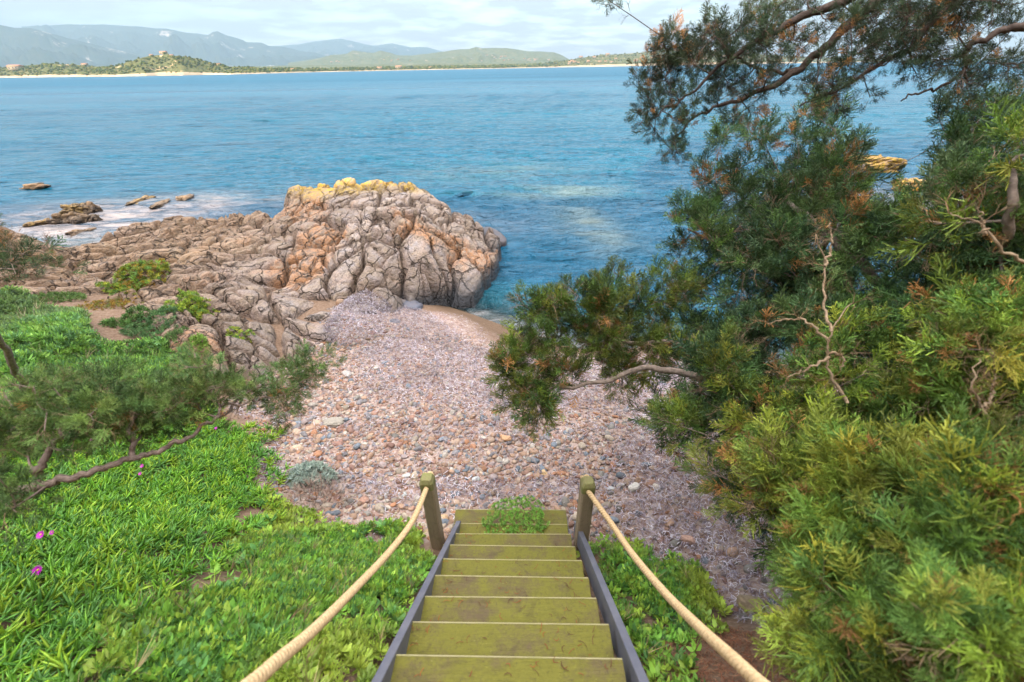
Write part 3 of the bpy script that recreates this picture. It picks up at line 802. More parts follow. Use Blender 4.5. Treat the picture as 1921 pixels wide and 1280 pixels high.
# posts
def post(x, y, ztop, zbot, label, yaw):
    r = thing('handrail_post', label, 'post', (x, y, zbot), 'rope handrail posts')
    hw = 0.052; L = ztop - zbot
    def prism(levels, name, m):
        bm = bmesh.new(); rings = []
        for (zz, w_, ch) in levels:
            pts = [(-w_ + ch, -w_), (w_ - ch, -w_), (w_, -w_ + ch), (w_, w_ - ch), (w_ - ch, w_), (-w_ + ch, w_), (-w_, w_ - ch), (-w_, -w_ + ch)]
            rings.append([bm.verts.new((a_, b_, zz)) for a_, b_ in pts])
        for a_, b_ in zip(rings, rings[1:]):
            for i in range(8): bm.faces.new([a_[i], a_[(i + 1) % 8], b_[(i + 1) % 8], b_[i]])
        bm.faces.new(rings[0][::-1]); bm.faces.new(rings[-1])
        return bm_obj(name, bm, m, r, Matrix.Rotation(yaw, 4, 'Z'))
    prism([(-0.35, hw, .012), (L - 0.10, hw, .012)], 'shaft', M_POST)
    prism([(L - 0.10, hw + .001, .012), (L - 0.035, hw + 0.001, .014), (L - 0.004, hw - 0.012, .012), (L, hw - 0.017, .012)], 'post_top', M_CAP)
    return r
PL, PR = np.array([-0.675, 2.30]), np.array([0.565, 2.26])
ZT = CAMH - 2.66
post(PL[0], PL[1], ZT, 1.15, 'left wooden post at the foot of the stairs holding the rope', R(-3))
post(PR[0], PR[1], ZT - 0.02, 1.15, 'right wooden post at the foot of the stairs holding the rope', R(2))
def rope(pts, label, n=620):
    P = spline(pts, n)
    seg = np.linalg.norm(np.diff(P, axis=0), axis=1); s = np.concatenate([[0], np.cumsum(seg)])
    tan = np.gradient(P, axis=0); tan /= np.linalg.norm(tan, axis=1, keepdims=True)
    side = np.cross(tan, [0, 0, 1.0]); side /= np.linalg.norm(side, axis=1, keepdims=True)
    up = np.cross(side, tan)
    r = thing('handrail_rope', label, 'rope', tuple(P[0]), 'twisted rope handrails')
    parts = []
    for k in range(3):
        a = s / 0.075 * 2 * math.pi + k * 2 * math.pi / 3
        Q = P + 0.0113 * (np.cos(a)[:, None] * side + np.sin(a)[:, None] * up)
        V, F = tube(Q, 0.0097, 8)
        parts.append((V, F, np.zeros((len(V), 3))))
    V, F, _ = join(parts)
    link('twisted_line', np_mesh('twisted_line', V - P[0], F, M_ROPE), r)
    # knot behind the post
    t = np.linspace(0, 2 * math.pi * 2.0, 70)
    kx = P[0] + np.array([0, 0.075, 0.02])
    K = np.stack([(0.024 + 0.008 * np.cos(1.5 * t)) * np.cos(t), 0.02 * np.sin(1.5 * t), (0.024 + 0.008 * np.cos(1.5 * t)) * np.sin(t)], 1) + kx
    V, F = tube(K, 0.014, 8)
    link('knot', np_mesh('knot', V - P[0], F, M_ROPE), r)
    return r
def on_ray_x(px, py, x):
    d = ray(px, py); t = x / d[0]; return np.array([x, d[1] * t, CAMH + d[2] * t])
LR = [(PL[0] + 0.0, PL[1] - 0.02, ZT - 0.085)]
for (px, py, D) in [(775, 975, 3.0), (735, 1030, 2.6), (670, 1100, 2.1), (590, 1180, 1.6), (520, 1240, 1.28), (475, 1280, 1.12), (380, 1350, 0.9)]:
    LR.append(tuple(atD(px, py, D)))
rope(LR, 'twisted tan rope sagging up from the left post')
RR = [(PR[0] - 0.01, PR[1] - 0.02, ZT - 0.105)]
for (px, py, D) in [(1145, 980, 3.0), (1185, 1038, 2.6), (1245, 1110, 2.1), (1315, 1180, 1.65), (1375, 1235, 1.36), (1425, 1282, 1.2), (1520, 1360, 0.98)]:
    RR.append(tuple(atD(px, py, D)))
rope(RR, 'twisted tan rope sagging up from the right post')


# ------------------------------------------------------------------ beach stuff
def in_poly(n, poly, margin=0.0):
    poly = np.asarray(poly)[:, :2]
    lo, hi = poly.min(0) - margin, poly.max(0) + margin
    p = rng.uniform(lo, hi, (n, 2))
    return p, poly_sd(p[:, 0], p[:, 1], poly)
def surf_normal(x, y, e=0.05):
    z0 = H(x, y); gx = (H(x + e, y) - z0) / e; gy = (H(x, y + e) - z0) / e
    n = np.stack([-gx, -gy, np.ones_like(gx)], 1)
    return z0, n / np.linalg.norm(n, axis=1, keepdims=True)
def top_height(x, y):
    """ground or rock, whichever is higher"""
    zr = rock_surface(x, y)[0]
    return np.maximum(H(x, y), zr)

PV, PF = ico(2)
def pebble_tmpl(seed):
    r_ = np.random.default_rng(seed)
    V = PV.copy()
    for _ in range(5):
        d = r_.normal(size=3); d /= np.linalg.norm(d); s = V @ d; lim = 0.6 + 0.3 * r_.random()
        V = V - np.where(s > lim, (s - lim) * 0.7, 0)[:, None] * d
    V = V * np.array([1.0, 0.55 + 0.35 * r_.random(), 0.38 + 0.25 * r_.random()])
    return V, PF, np.ones(len(V))
PT = [pebble_tmpl(i) for i in range(6)]
PCOL = np.array([(.42, .27, .18), (.36, .21, .15), (.46, .33, .24), (.40, .20, .11), (.27, .25, .25), (.20, .23, .26), (.50, .44, .37), (.30, .17, .13), (.24, .22, .19), (.44, .36, .27), (.34, .27, .25)])
PW = np.array([.16, .14, .14, .07, .08, .06, .07, .08, .06, .08, .06]); PW = PW / PW.sum()
def pebbles(pos_, size, seed=0):
    n = len(pos_); out = []
    k = rng.integers(0, 6, n)
    colr = PCOL[rng.choice(len(PCOL), n, p=PW)] * rng.uniform(0.6, 1.15, (n, 1)) * np.array([.78, .78, .76])
    up = rng.normal(size=(n, 3)) * 0.28 + np.array([0, 0, 1.0])
    Rm = rot_rand(n, up=up)
    for j in range(6):
        m = k == j
        if m.any(): out.append(scatter(PT[j], pos_[m], Rm[m], size[m], colr[m]))
    return join(out)
def wrack_zone(x, y):
    n_ = fbm(x * 0.9, y * 1.3, 101, 4)
    a = sstep(4.0, 4.7, y + 0.35 * n_ + 0.12 * x) * sstep(-2.6, -1.9, x + 0.25 * n_ + 0.15 * (y - 5))   # high band by the water
    b_ = sstep(0.75, 1.5, x + 0.5 * n_ - 0.15 * (y - 2.6))                                       # right-hand drift
    c_ = 0.75 * np.exp(-((y - 2.95 - 0.15 * n_) / 0.16) ** 2) + 0.35 * np.exp(-((y - 3.9 - 0.3 * n_) / 0.2) ** 2)
    return np.clip(np.maximum(np.maximum(a * (0.75 + 0.5 * n_), b_ * (0.8 + 0.4 * n_)), c_), 0.10, 1)
p, sd_ = in_poly(150000, BEACH, 0.1)
z0 = H(p[:, 0], p[:, 1])
dist = np.hypot(p[:, 0], p[:, 1])
wz = wrack_zone(p[:, 0], p[:, 1])
inview = (p[:, 0] > -1.25 * p[:, 1] - 1) & (p[:, 0] < 3.9) & (p[:, 1] < 7.2)
keep = (sd_ > -0.05) & inview & (z0 > 0.20 + 0.1 * fbm(p[:, 0] * 3, p[:, 1] * 3, 7)) & (rng.random(len(p)) < (1.0 - 0.86 * wz) * 0.62)
p = p[keep]; z0 = z0[keep]; dist = dist[keep]
size = np.exp(rng.normal(-4.10, 0.48, len(p))) * (1 + 0.25 * (p[:, 1] < 4.2))
size = np.clip(size, 0.010, 0.065)
V, F, T = pebbles(np.stack([p[:, 0], p[:, 1], z0 + size * 0.12], 1), size)
link('pebbles', np_mesh('pebbles', V, F, M_PEBBLE, True, {'tint': T}), None, 'rounded multicoloured pebbles covering the beach', 'pebbles', None, 'stuff')

# dried seagrass: curled strips
def strip_tmpl(seed, bend):
    t = np.linspace(-1, 1, 4)
    V = []
    for a in t:
        V += [(a, -0.5 + 0 * a, bend * (1 - a * a) ), (a, 0.5, bend * (1 - a * a))]
    V = np.array(V); V[:, 1] *= 1
    V[:, 1] += (0.9 * t ** 2 * seed)[np.repeat(np.arange(4), 2)]
    F = np.array([[0, 2, 3, 1], [2, 4, 5, 3], [4, 6, 7, 5]])
    return V, F, np.ones(8)
ST = [strip_tmpl(s, b) for s, b in ((2.5, 0.3), (-3.5, 0.15), (0.5, 0.45), (5.5, 0.1))]
def strips(pos_, nrm, L, Wd, colr, flat=0.35):
    n = len(pos_); out = []
    Rm = rot_rand(n, up=nrm + rng.normal(size=(n, 3)) * flat)
    k = rng.integers(0, 4, n)
    for j in range(4):
        m = k == j
        sc = np.stack([L[m], Wd[m], L[m]], 1)
        out.append(scatter(ST[j], pos_[m], Rm[m], sc, colr[m]))
    return join(out)
p, sd_ = in_poly(260000, BEACH, 0.15)
z0 = H(p[:, 0], p[:, 1])
wz = wrack_zone(p[:, 0], p[:, 1])
tongue = GP([(640, 575), (700, 552), (745, 562), (735, 590), (720, 640), (640, 660), (600, 640)])
tg = poly_sd(p[:, 0], p[:, 1], tongue)
inview = (p[:, 0] > -1.25 * p[:, 1] - 1) & (p[:, 0] < 4.2) & (p[:, 1] < 8.2)
keep = ((sd_ > -0.1) & inview & (z0 > 0.30 - 0.22 * rng.random(len(p)) ** 3) & (rng.random(len(p)) < (0.03 + 0.97 * wz))) | (tg > 0)
p = p[keep]; tg = tg[keep]
zz_, nn_ = surf_normal(p[:, 0], p[:, 1])
n = len(p)
WC = np.array([(.44, .38, .42), (.33, .28, .32), (.62, .58, .60), (.20, .15, .17), (.13, .09, .085), (.34, .27, .24)])
wc = 0.76 * WC[rng.choice(6, n, p=[.24, .2, .2, .13, .10, .13])] * rng.uniform(.8, 1.15, (n, 1)) * (0.8 + 0.45 * sstep(-0.3, 0.4, fbm(p[:, 0] * 1.5, p[:, 1] * 1.5, 9)))[:, None]
L = rng.uniform(.012, .034, n); Wd = rng.uniform(.0035, .0075, n)
hgt = 0.012 + 0.03 * rng.random(n) + np.where(tg > 0, 0.06 + np.clip(tg, 0, 0.25) * 0.8 * rng.random(n), 0)
V, F, T = strips(np.stack([p[:, 0], p[:, 1], zz_ + hgt], 1), nn_, L, Wd, wc)
link('dried_seagrass', np_mesh('dried_seagrass', V, F, M_STRAW, True, {'tint': T}), None, 'pale lilac and brown dried seagrass strips washed up over the pebbles', 'dried seagrass', None, 'stuff')

# larger stones one can point at
def stone(px, py, size, tint, label, yaw=0, seed=0, flat=0.5, ang=0.6):
    g = G(px, py)
    o = boulder('beach_stone', px, py, g[2] + size * flat * 0.35, (size, size * 0.62, size * flat), tint, label, 'stone', 0.12, M_PEBBLE, yaw, 100 + seed, 0, None, ang)
    return o
for a in [(625, 793, .15, (.27, .24, .19), 'large flat grey-brown stone on the pebbles, below the tip of the left juniper branch', 0.1, 1, .35, .3),
          (1020, 888, .062, (.50, .34, .17), 'angular ochre stone lying between the tops of the two posts', 2.2, 2, .6, 1.0),
          (948, 822, .085, (.48, .28, .15), 'elongated orange stone in the middle of the pebble beach', -0.3, 3, .5, .8),
          (1190, 914, .075, (.46, .43, .37), 'pale oval cream stone to the right of the right post', 0.5, 4, .5, .2),
          (1146, 917, .04, (.42, .42, .40), 'round pale grey pebble close beside the right post', 0, 5, .6, .1),
          (556, 842, .09, (.44, .32, .22), 'long tan stone above the silvery shrub', 0.6, 6, .4, .5),
          (687, 885, .06, (.46, .31, .19), 'tan orange stone left of the left post top', 0.1, 7, .6, .7),
          (830, 973, .065, (.45, .30, .17), 'round tan stone beside the bottom step and the left post', 0.3, 8, .6, .3),
          (893, 899, .05, (.44, .45, .42), 'pale grey oval pebble above the bottom step', 0.2, 9, .55, .1),
          (763, 893, .055, (.40, .40, .36), 'pale greenish grey stone just left of the left post top', 0.2, 10, .4, .2),
          (757, 930, .05, (.34, .35, .32), 'grey upright oval pebble left of the left post', 1.4, 11, .5, .1),
          (1055, 893, .045, (.50, .37, .2), 'small yellow-tan stone right of the angular ochre one', 1.4, 12, .5, .5),
          (651, 701, .10, (.34, .30, .27), 'long pale stone on the slope of shingle below the headland', -0.8, 13, .3, .6),
          (1410, 1137, .12, (.24, .18, .11), 'large brown textured stone in the seagrass beside the right rope', -0.3, 14, .5, .3),
          (1290, 1013, .07, (.42, .26, .19), 'pinkish stone in the seagrass beyond the weeds on the right', -0.3, 15, .5, .4),
          (677, 800, .06, (.42, .27, .2), 'reddish tan stone right of the large flat grey-brown one', 0.3, 16, .5, .4),
          (515, 882, .08, (.33, .31, .28), 'flat grey stone at the edge of the green bank', 0.2, 17, .35, .4),
          (1065, 940, .035, (.16, .2, .25), 'dark slate blue pebble beside the bottom step', 0, 18, .6, .1)]:
    stone(*a)

# ------------------------------------------------------------------ ground cover
def finger_leaf(seed):
    """rosette of curved three-sided fleshy fingers on a short stem"""
    r_ = np.random.default_rng(seed); parts = []
    stemV, stemF = tube([(0, 0, -0.5), (0.05, 0, -0.1), (0.0, 0, 0.25)], [0.07, 0.07, 0.05], 3, False)
    parts.append((stemV, stemF, np.full((len(stemV), 1), 1.5)))
    nl = 8
    for i in range(nl):
        a = i * 2.4 + r_.uniform(-.3, .3); el = 0.2 + 0.85 * (i / nl) + r_.uniform(-.15, .15)
        L = r_.uniform(.75, 1.15)
        t = np.linspace(0, 1, 4)
        rr_ = np.cos(el) * t * L + 0.12 * t * t; zz2 = np.sin(el) * t * L + 0.22 * t * t + 0.02 * i
        pts = np.stack([rr_ * math.cos(a), rr_ * math.sin(a), zz2], 1)
        V, F = tube(pts, [0.085, 0.10, 0.075, 0.006], 3, False)
        sh = np.repeat([0.75, 0.95, 1.1, 1.3], 3)[:, None]
        parts.append((V, F, sh))
    V, F, T = join(parts)
    return V, F, T[:, 0]
def broad_leaf(seed, nl=7, wid=0.22, upk=0.6):
    r_ = np.random.default_rng(seed); parts = []
    for i in range(nl):
        a = i * 2.4 + r_.uniform(-.4, .4); el = upk * (0.3 + 0.9 * i / nl) + r_.uniform(-.2, .2); L = r_.uniform(.6, 1.1)
        d = np.array([math.cos(a) * math.cos(el), math.sin(a) * math.cos(el), math.sin(el)]); s = np.array([-math.sin(a), math.cos(a), 0]); u = np.cross(d, s) * -1
        w = wid * L
        c0 = d * 0.08; c1 = d * L * .45 + u * 0.06; c2 = d * L * .8 + u * 0.03; c3 = d * L - u * 0.08
        V = np.array([c0, c1 - s * w + u * .04, c1, c1 + s * w + u * .04, c2 - s * w * .7 + u * .03, c2, c2 + s * w * .7 + u * .03, c3])
        F = np.array([[0, 1, 2, 2], [0, 2, 3, 3]])
        F = np.array([[0, 2, 1, 1], [0, 3, 2, 2], [1, 2, 5, 4], [2, 3, 6, 5], [4, 5, 7, 7], [5, 6, 7, 7]])
        F[0] = [0, 0, 2, 1]; F[1] = [0, 0, 3, 2]
        # avoid degenerate corners: duplicate tips
        V = np.vstack([V, c0 + s * .004, c3 + s * .004])
        F = np.array([[0, 8, 2, 1], [8, 0, 3, 2][:1] + [8, 3, 2][0:3], [1, 2, 5, 4], [2, 3, 6, 5], [4, 5, 9, 7], [5, 6, 9, 7]])
        F[1] = [0, 8, 3, 2]
        parts.append((V, F, np.full((len(V), 1), r_.uniform(.75, 1.3))))
    V, F, T = join(parts)
    return V, F, T[:, 0]
def blade_tuft(seed, nb=9):
    r_ = np.random.default_rng(seed); parts = []
    for i in range(nb):
        a = r_.uniform(0, 6.28); lean = r_.uniform(.1, .9); L = r_.uniform(.6, 1.2); w = 0.018
        d = np.array([math.cos(a), math.sin(a), 0]); s = np.array([-math.sin(a), math.cos(a), 0])
        V = []
        for t in (0, .35, .7, 1):
            c = d * (lean * L * t ** 1.7) + np.array([0, 0, L * t * (1 - .25 * lean * t)]); ww = w * (1 - t * .9)
            V += [c - s * ww, c + s * ww]
        parts.append((np.array(V), np.array([[0, 2, 3, 1], [2, 4, 5, 3], [4, 6, 7, 5]]), np.full((8, 1), r_.uniform(.7, 1.3))))
    V, F, T = join(parts)
    return V, F, T[:, 0]
ICE = [finger_leaf(i) for i in range(4)]
BRD = [broad_leaf(i) for i in range(4)]
NAR = [broad_leaf(20 + i, 12, 0.11, 1.0) for i in range(4)]
TUF = [blade_tuft(i) for i in range(3)]
def cover(tmpls, pos_, nrm, size, colr, tilt=0.35):
    n = len(pos_); out = []; k = rng.integers(0, len(tmpls), n)
    Rm = rot_rand(n, up=nrm + rng.normal(size=(n, 3)) * tilt)
    for j in range(len(tmpls)):
        m = k == j
        if m.any(): out.append(scatter(tmpls[j], pos_[m], Rm[m], size[m], colr[m]))
    return join(out)
def palette(n, cols, jit=0.2):
    cols = np.array(cols); return cols[rng.integers(0, len(cols), n)] * rng.uniform(1 - jit, 1 + jit, (n, 1))

BANK = GP([(-260, 1100), (-260, 760), (0, 770), (200, 745), (380, 770), (440, 800), (498, 815), (505, 870), (490, 910), (515, 950), (440, 1010), (400, 1060), (330, 1110), (250, 1180), (180, 1290), (-100, 1500), (-300, 1500)])
p, sd_ = in_poly(13000, BANK)
hump = 0.10 * fbm(p[:, 0] * 1.6, p[:, 1] * 1.6, 131, 3)
k_ = (sd_ > -0.05 + 0.38 * fbm(p[:, 0] * 3, p[:, 1] * 3, 133)) & (rng.random(len(p)) < .35 + .65 * sstep(0, .3, sd_)) & (p[:, 1] > -0.3)
p = p[k_]; hump = hump[k_]
zz_, nn_ = surf_normal(p[:, 0], p[:, 1])
n = len(p); print('ice', n)
V, F, T = cover(ICE, np.stack([p[:, 0], p[:, 1], zz_ + 0.05 + np.maximum(hump, -0.04) + 0.03 * rng.random(n)], 1), nn_ + np.array([0.15, 0.15, 0]), rng.uniform(.038, .082, n),
                palette(n, [(.17, .38, .03), (.12, .29, .03), (.29, .46, .035), (.12, .30, .055)]), 0.55)
link('creeping_succulents', np_mesh('creeping_succulents', V, F, M_ICE, True, {'tint': T}), None, 'bright green creeping succulents with finger leaves covering the left bank', 'ground cover', None, 'stuff')

WEED = GP([(515, 950), (600, 990), (700, 1000), (790, 1010), (800, 1060), (770, 1120), (730, 1200), (700, 1290), (600, 1400), (200, 1400), (100, 1330), (180, 1290), (250, 1180), (330, 1110), (400, 1060), (440, 1010)])
RW = GP([(1105, 1040), (1130, 1010), (1180, 1015), (1250, 1030), (1310, 1080), (1340, 1130), (1350, 1180), (1300, 1215), (1290, 1330), (1180, 1330), (1150, 1200), (1120, 1110)])
outs = []; outs2 = []
for poly, cnt, edge in ((WEED, 19000, 0.12), (RW, 6500, 0.1)):
    p, sd_ = in_poly(cnt, poly, 0.1)
    dens = ((0.12 if poly is WEED else .32) + 0.88 * sstep(-0.3, 0.1, fbm(p[:, 0] * 2.2, p[:, 1] * 2.2, 141, 3))) * (0.25 + 0.75 * sstep(0.0, 0.35, sd_ + 0.25 * fbm(p[:, 0] * 5, p[:, 1] * 5, 147)))
    k_ = (sd_ > edge * fbm(p[:, 0] * 4, p[:, 1] * 4, 143) - 0.02) & (rng.random(len(p)) < dens) & (p[:, 1] > -0.4)
    p = p[k_]; zz_, nn_ = surf_normal(p[:, 0], p[:, 1]); n = len(p)
    hump = 0.07 * sstep(-0.3, 0.4, fbm(p[:, 0] * 2.2, p[:, 1] * 2.2, 141, 3))
    yel = sstep(0.0, 0.5, fbm(p[:, 0] * 1.3 + 5, p[:, 1] * 1.3, 151, 3))[:, None]
    colr = palette(n, [(.15, .33, .045), (.20, .38, .05), (.10, .24, .06), (.27, .40, .05)], 0.4) * (1 - 0.6 * yel) + 0.6 * yel * np.array([.42, .46, .06])
    P3_ = np.stack([p[:, 0], p[:, 1], zz_ + 0.015 + hump * rng.random(n) + 0.02], 1)
    h_ = n * 6 // 10
    outs.append(cover(BRD, P3_[:h_], nn_[:h_], rng.uniform(.03, .075, h_), colr[:h_], 0.5))
    outs.append(cover(NAR, P3_[h_:], nn_[h_:], rng.uniform(.03, .06, n - h_), colr[h_:], 0.4))
    q = rng.choice(n, n // 9); outs.append(cover(TUF, P3_[q] - [0, 0, .02], nn_[q], rng.uniform(.06, .13, len(q)), colr[q] * 1.1, 0.3))
    q = rng.choice(n, n // 45); outs2.append(cover(TUF, P3_[q] - [0, 0, .02], nn_[q], rng.uniform(.07, .16, len(q)), palette(len(q), [(.34, .27, .13), (.27, .20, .10), (.22, .15, .08)]), 0.35))
V, F, T = join(outs)
link('leafy_weeds', np_mesh('leafy_weeds', V, F, M_WEED, True, {'tint': T}), None, 'low leafy green weeds on both sides of the staircase', 'weeds', None, 'stuff')

# greens behind the left branch, up to the rocks
UP = GP([(-260, 770), (-260, 590), (-50, 575), (60, 575), (140, 590), (185, 640), (190, 668), (290, 672), (335, 690), (365, 740), (400, 770), (380, 790), (200, 780), (0, 790)])
p, sd_ = in_poly(30000, UP, 0.15)
k_ = (sd_ > 0.25 * fbm(p[:, 0] * 1.7, p[:, 1] * 1.7, 153, 3) - 0.05)
p = p[k_]; zt = top_height(p[:, 0], p[:, 1]); n = len(p)
hump = 0.28 * sstep(-0.4, 0.4, fbm(p[:, 0] * 1.1, p[:, 1] * 1.1, 155, 3)) * rng.random(n) ** 0.4
pale = sstep(0.1, 0.5, fbm(p[:, 0] * 0.9 + 9, p[:, 1] * 0.9, 157, 3) + 0.5 * sstep(-5.2, -6.4, p[:, 0]))[:, None]
colr = palette(n, [(.19, .37, .08), (.25, .42, .08), (.15, .30, .11)], 0.3) * (1 - .5 * pale) + .5 * pale * np.array([.17, .20, .11])
V, F, T = cover(NAR, np.stack([p[:, 0], p[:, 1], zt + hump], 1), np.tile([0, 0, 1.0], (n, 1)), rng.uniform(.05, .10, n), colr, 0.6)
q = rng.choice(n, 130); V2, F2, T2 = cover(TUF, np.stack([p[q, 0], p[q, 1], zt[q] + hump[q] * .5], 1), np.tile([0, 0, 1.0], (130, 1)), rng.uniform(.12, .30, 130), palette(130, [(.3, .25, .14), (.24, .2, .13)]), .35)
outs2.append((V2, F2, T2))
link('feathery_greens', np_mesh('feathery_greens', V, F, M_WEED, True, {'tint': T}), None, 'soft feathery green plants covering the slope below the left rocks', 'ground cover', None, 'stuff')
V, F, T = join(outs2)
link('dry_grass', np_mesh('dry_grass', V, F, M_STRAW, True, {'tint': T}), None, 'thin dry straw coloured grass standing among the green plants', 'dry grass', None, 'stuff')

# litter of red-brown needles: on the soil at the lower right and on the treads
LIT = GP([(1200, 1290), (1215, 1240), (1290, 1200), (1370, 1180), (1440, 1190), (1490, 1230), (1560, 1330), (1200, 1340)])
p, sd_ = in_poly(9000, LIT, 0.1); k_ = sd_ > 0.1 * fbm(p[:, 0] * 4, p[:, 1] * 4, 161); p = p[k_]
zz_, nn_ = surf_normal(p[:, 0], p[:, 1]); n = len(p)
o1 = strips(np.stack([p[:, 0], p[:, 1], zz_ + .006 + .02 * rng.random(n)], 1), nn_, rng.uniform(.010, .026, n), rng.uniform(.0015, .003, n), palette(n, [(.26, .10, .05), (.20, .075, .04), (.32, .17, .09)]))
link('needle_litter', np_mesh('needle_litter', o1[0], o1[1], M_STRAW, True, {'tint': o1[2]}), None, 'red-brown dead juniper needles on the soil beside the right rope', 'needle litter', None, 'stuff')
L_ = []
for i in range(-1, 9):
    y_, z_ = tread_at(i)
    if i == 8: y_, z_ = y_ + .045, z_ + .02
    n = 34 if i < 5 else 14
    xx_ = rng.uniform(-.52, .42, n); v_ = rng.uniform(0.012, .20, n)
    cl = rng.random(n) < .45; xx_ = np.where(cl, rng.choice([-.42, .30, .02], n) + rng.normal(0, .05, n), xx_); xx_ = np.clip(xx_, -.53, .43)
    L_.append(np.stack([xx_, y_ - v_ - (xx_ + .05) * 0.03, np.full(n, z_ + .004)], 1))
    # a line of needles caught against the riser gap
    if i in (0, 1, 3):
        m_ = 70; xx_ = np.concatenate([rng.uniform(-.54, -.28, m_ // 2), rng.uniform(.3, .44, m_ // 4), rng.uniform(-.5, .44, m_ - m_ // 2 - m_ // 4)])
        L_.append(np.stack([xx_, y_ - 0.212 + .008 * rng.random(m_) - (xx_ + .05) * .03, np.full(m_, z_ + .005)], 1))
L_ = np.concatenate(L_); n = len(L_)
o1 = strips(L_, np.tile([0, 0, 1.0], (n, 1)), rng.uniform(.008, .024, n), rng.uniform(.002, .004, n), palette(n, [(.22, .07, .02), (.16, .05, .02), (.09, .04, .02)]), 0.05)
link('fallen_needles', np_mesh('fallen_needles', o1[0], o1[1], M_STRAW, True, {'tint': o1[2]}), None, 'small reddish dead needles scattered on the wooden treads', 'needle litter', None, 'stuff')

# ------------------------------------------------------------------ single plants
def plant(name, px, py, rad, hgt, n, tm, size, cols, label, cat, on_rock=True, mat_=None, group=None, stem=True, base=None):
    g = base if base is not None else G(px, py)
    if on_rock and base is None:
        for _ in range(6):
            zt = float(top_height(np.array([g[0]]), np.array([g[1]]))[0]); g = atH(px, py, zt)
        g[2] = zt
    root = thing(name, label, cat, tuple(g), group)
    a = rng.uniform(0, 6.283, n); r = rad * np.sqrt(rng.random(n)); r *= 0.75 + 0.45 * vnoise(a * 1.2 + px, a * 0 + py, 5)
    x = r * np.cos(a); y = r * np.sin(a)
    zr = top_height(g[0] + x, g[1] + y) - g[2] if on_rock and base is None else (H(g[0] + x, g[1] + y) - g[2] if base is None else 0 * x)
    zr = np.clip(zr, -0.3, 0.3)
    k_ = np.sqrt(np.maximum(0, 1 - (r / rad / 1.1) ** 2))
    z = zr + hgt * k_ * rng.random(n) ** 0.5
    up = np.stack([x / rad * 0.8, y / rad * 0.8, np.full(n, 0.9)], 1)
    V, F, T = cover(tm, np.stack([x, y, z], 1), up, rng.uniform(.7, 1.25, n) * size, palette(n, cols, .25), .45)
    link('foliage', np_mesh('foliage', V, F, mat_ or M_WEED, True, {'tint': T}), root)
    if stem:
        ps = []
        for i in range(9):
            b_ = np.array([x[i], y[i], z[i]]); V, F = tube([(0, 0, -0.03), tuple(b_ * .5 + [0, 0, .01]), tuple(b_)], [.005, .004, .002], 4, False); ps.append((V, F, np.tile([.2, .13, .08], (len(V), 1))))
        V, F, T = join(ps); link('stem', np_mesh('stem', V, F, M_BARK, True, {'tint': T}), root)
    return root
YG = [(.26, .34, .04), (.18, .30, .05), (.36, .38, .04), (.13, .25, .06)]
OR = [(.30, .20, .03), (.24, .14, .03), (.16, .18, .03)]
for a in [(232, 490, .75, .22, 900, NAR, .075, YG + OR[:1], 'yellow-green leafy clump sprawling over the left rock shelf, the largest on the rocks'),
          (262, 515, .45, .15, 400, NAR, .07, YG + OR, 'orange-tinged clump just below the largest yellow-green one'),
          (350, 445, .65, .16, 650, NAR, .07, YG[1:], 'fresh green clump on the rock ridge left of the blocky headland'),
          (320, 468, .40, .12, 260, NAR, .06, YG, 'yellow-green clump right below the one on the rock ridge'),
          (398, 458, .28, .10, 160, NAR, .05, [(.17, .16, .05), (.13, .15, .05)], 'small olive tuft in a crack at the foot of the headland'),
          (225, 545, .25, .10, 160, NAR, .05, YG, 'small yellowish tuft on the shelf under the orange-tinged clump'),
          (345, 583, .30, .13, 260, NAR, .055, YG[1:2] + YG[:1], 'green clump between the tan rocks above the shingle'),
          (375, 590, .20, .10, 120, NAR, .05, YG, 'yellowish tuft right beside the green clump between the tan rocks'),
          (175, 447, .35, .14, 200, NAR, .05, [(.15, .10, .07), (.12, .09, .06)], 'brown dry shrub on the shelf edge beside the water'),
          (110, 562, .35, .08, 200, NAR, .05, [(.09, .16, .04), (.12, .19, .05)], 'low green tuft on the bare rock at the far left'),
          (250, 605, .30, .08, 220, NAR, .05, [(.08, .17, .04), (.11, .2, .05)], 'bright green tuft on the brown soil under the rocks'),
          (290, 622, .38, .09, 260, NAR, .05, [(.08, .17, .06), (.11, .2, .07)], 'wide bluish-green tuft on the brown soil'),
          (262, 658, .30, .08, 220, NAR, .05, [(.08, .19, .03), (.11, .2, .05)], 'long bright green tuft at the lower edge of the brown soil'),
          (452, 632, .16, .07, 100, NAR, .04, YG, 'small yellow-green tuft in the tan rocks beside the shingle'),
          (365, 655, .18, .09, 130, NAR, .045, YG[1:2], 'green tuft at the left foot of the tan rocks'),
          (70, 465, .6, .2, 450, NAR, .08, [(.12, .19, .04), (.16, .2, .05)], 'yellow-green bush on the rock mound at the left edge'),
          (210, 575, .35, .05, 200, NAR, .04, OR, 'flat orange-red patch of plants on the rock shelf'),
          (320, 640, .2, .06, 100, NAR, .045, [(.1, .17, .05)], 'sparse green tuft between soil and tan rocks')]:
    plant('rock_plant', *a, 'plant')
plant('silvery_shrub', 590, 905, .20, .16, 420, NAR, .035, [(.34, .42, .34), (.28, .36, .30), (.40, .46, .38)], 'silvery grey-green shrub growing on the pebbles left of the stairs', 'shrub', False)
plant('silvery_shrub', 552, 903, .09, .06, 70, NAR, .03, [(.35, .36, .05), (.2, .26, .15)], 'small yellowish sprig at the left foot of the silvery shrub', 'shrub', False)
plant('dry_weed', 598, 945, .22, .14, 110, TUF, .10, [(.32, .22, .17), (.38, .3, .24)], 'wispy dry pinkish weed below the silvery shrub', 'weed', False, M_STRAW)
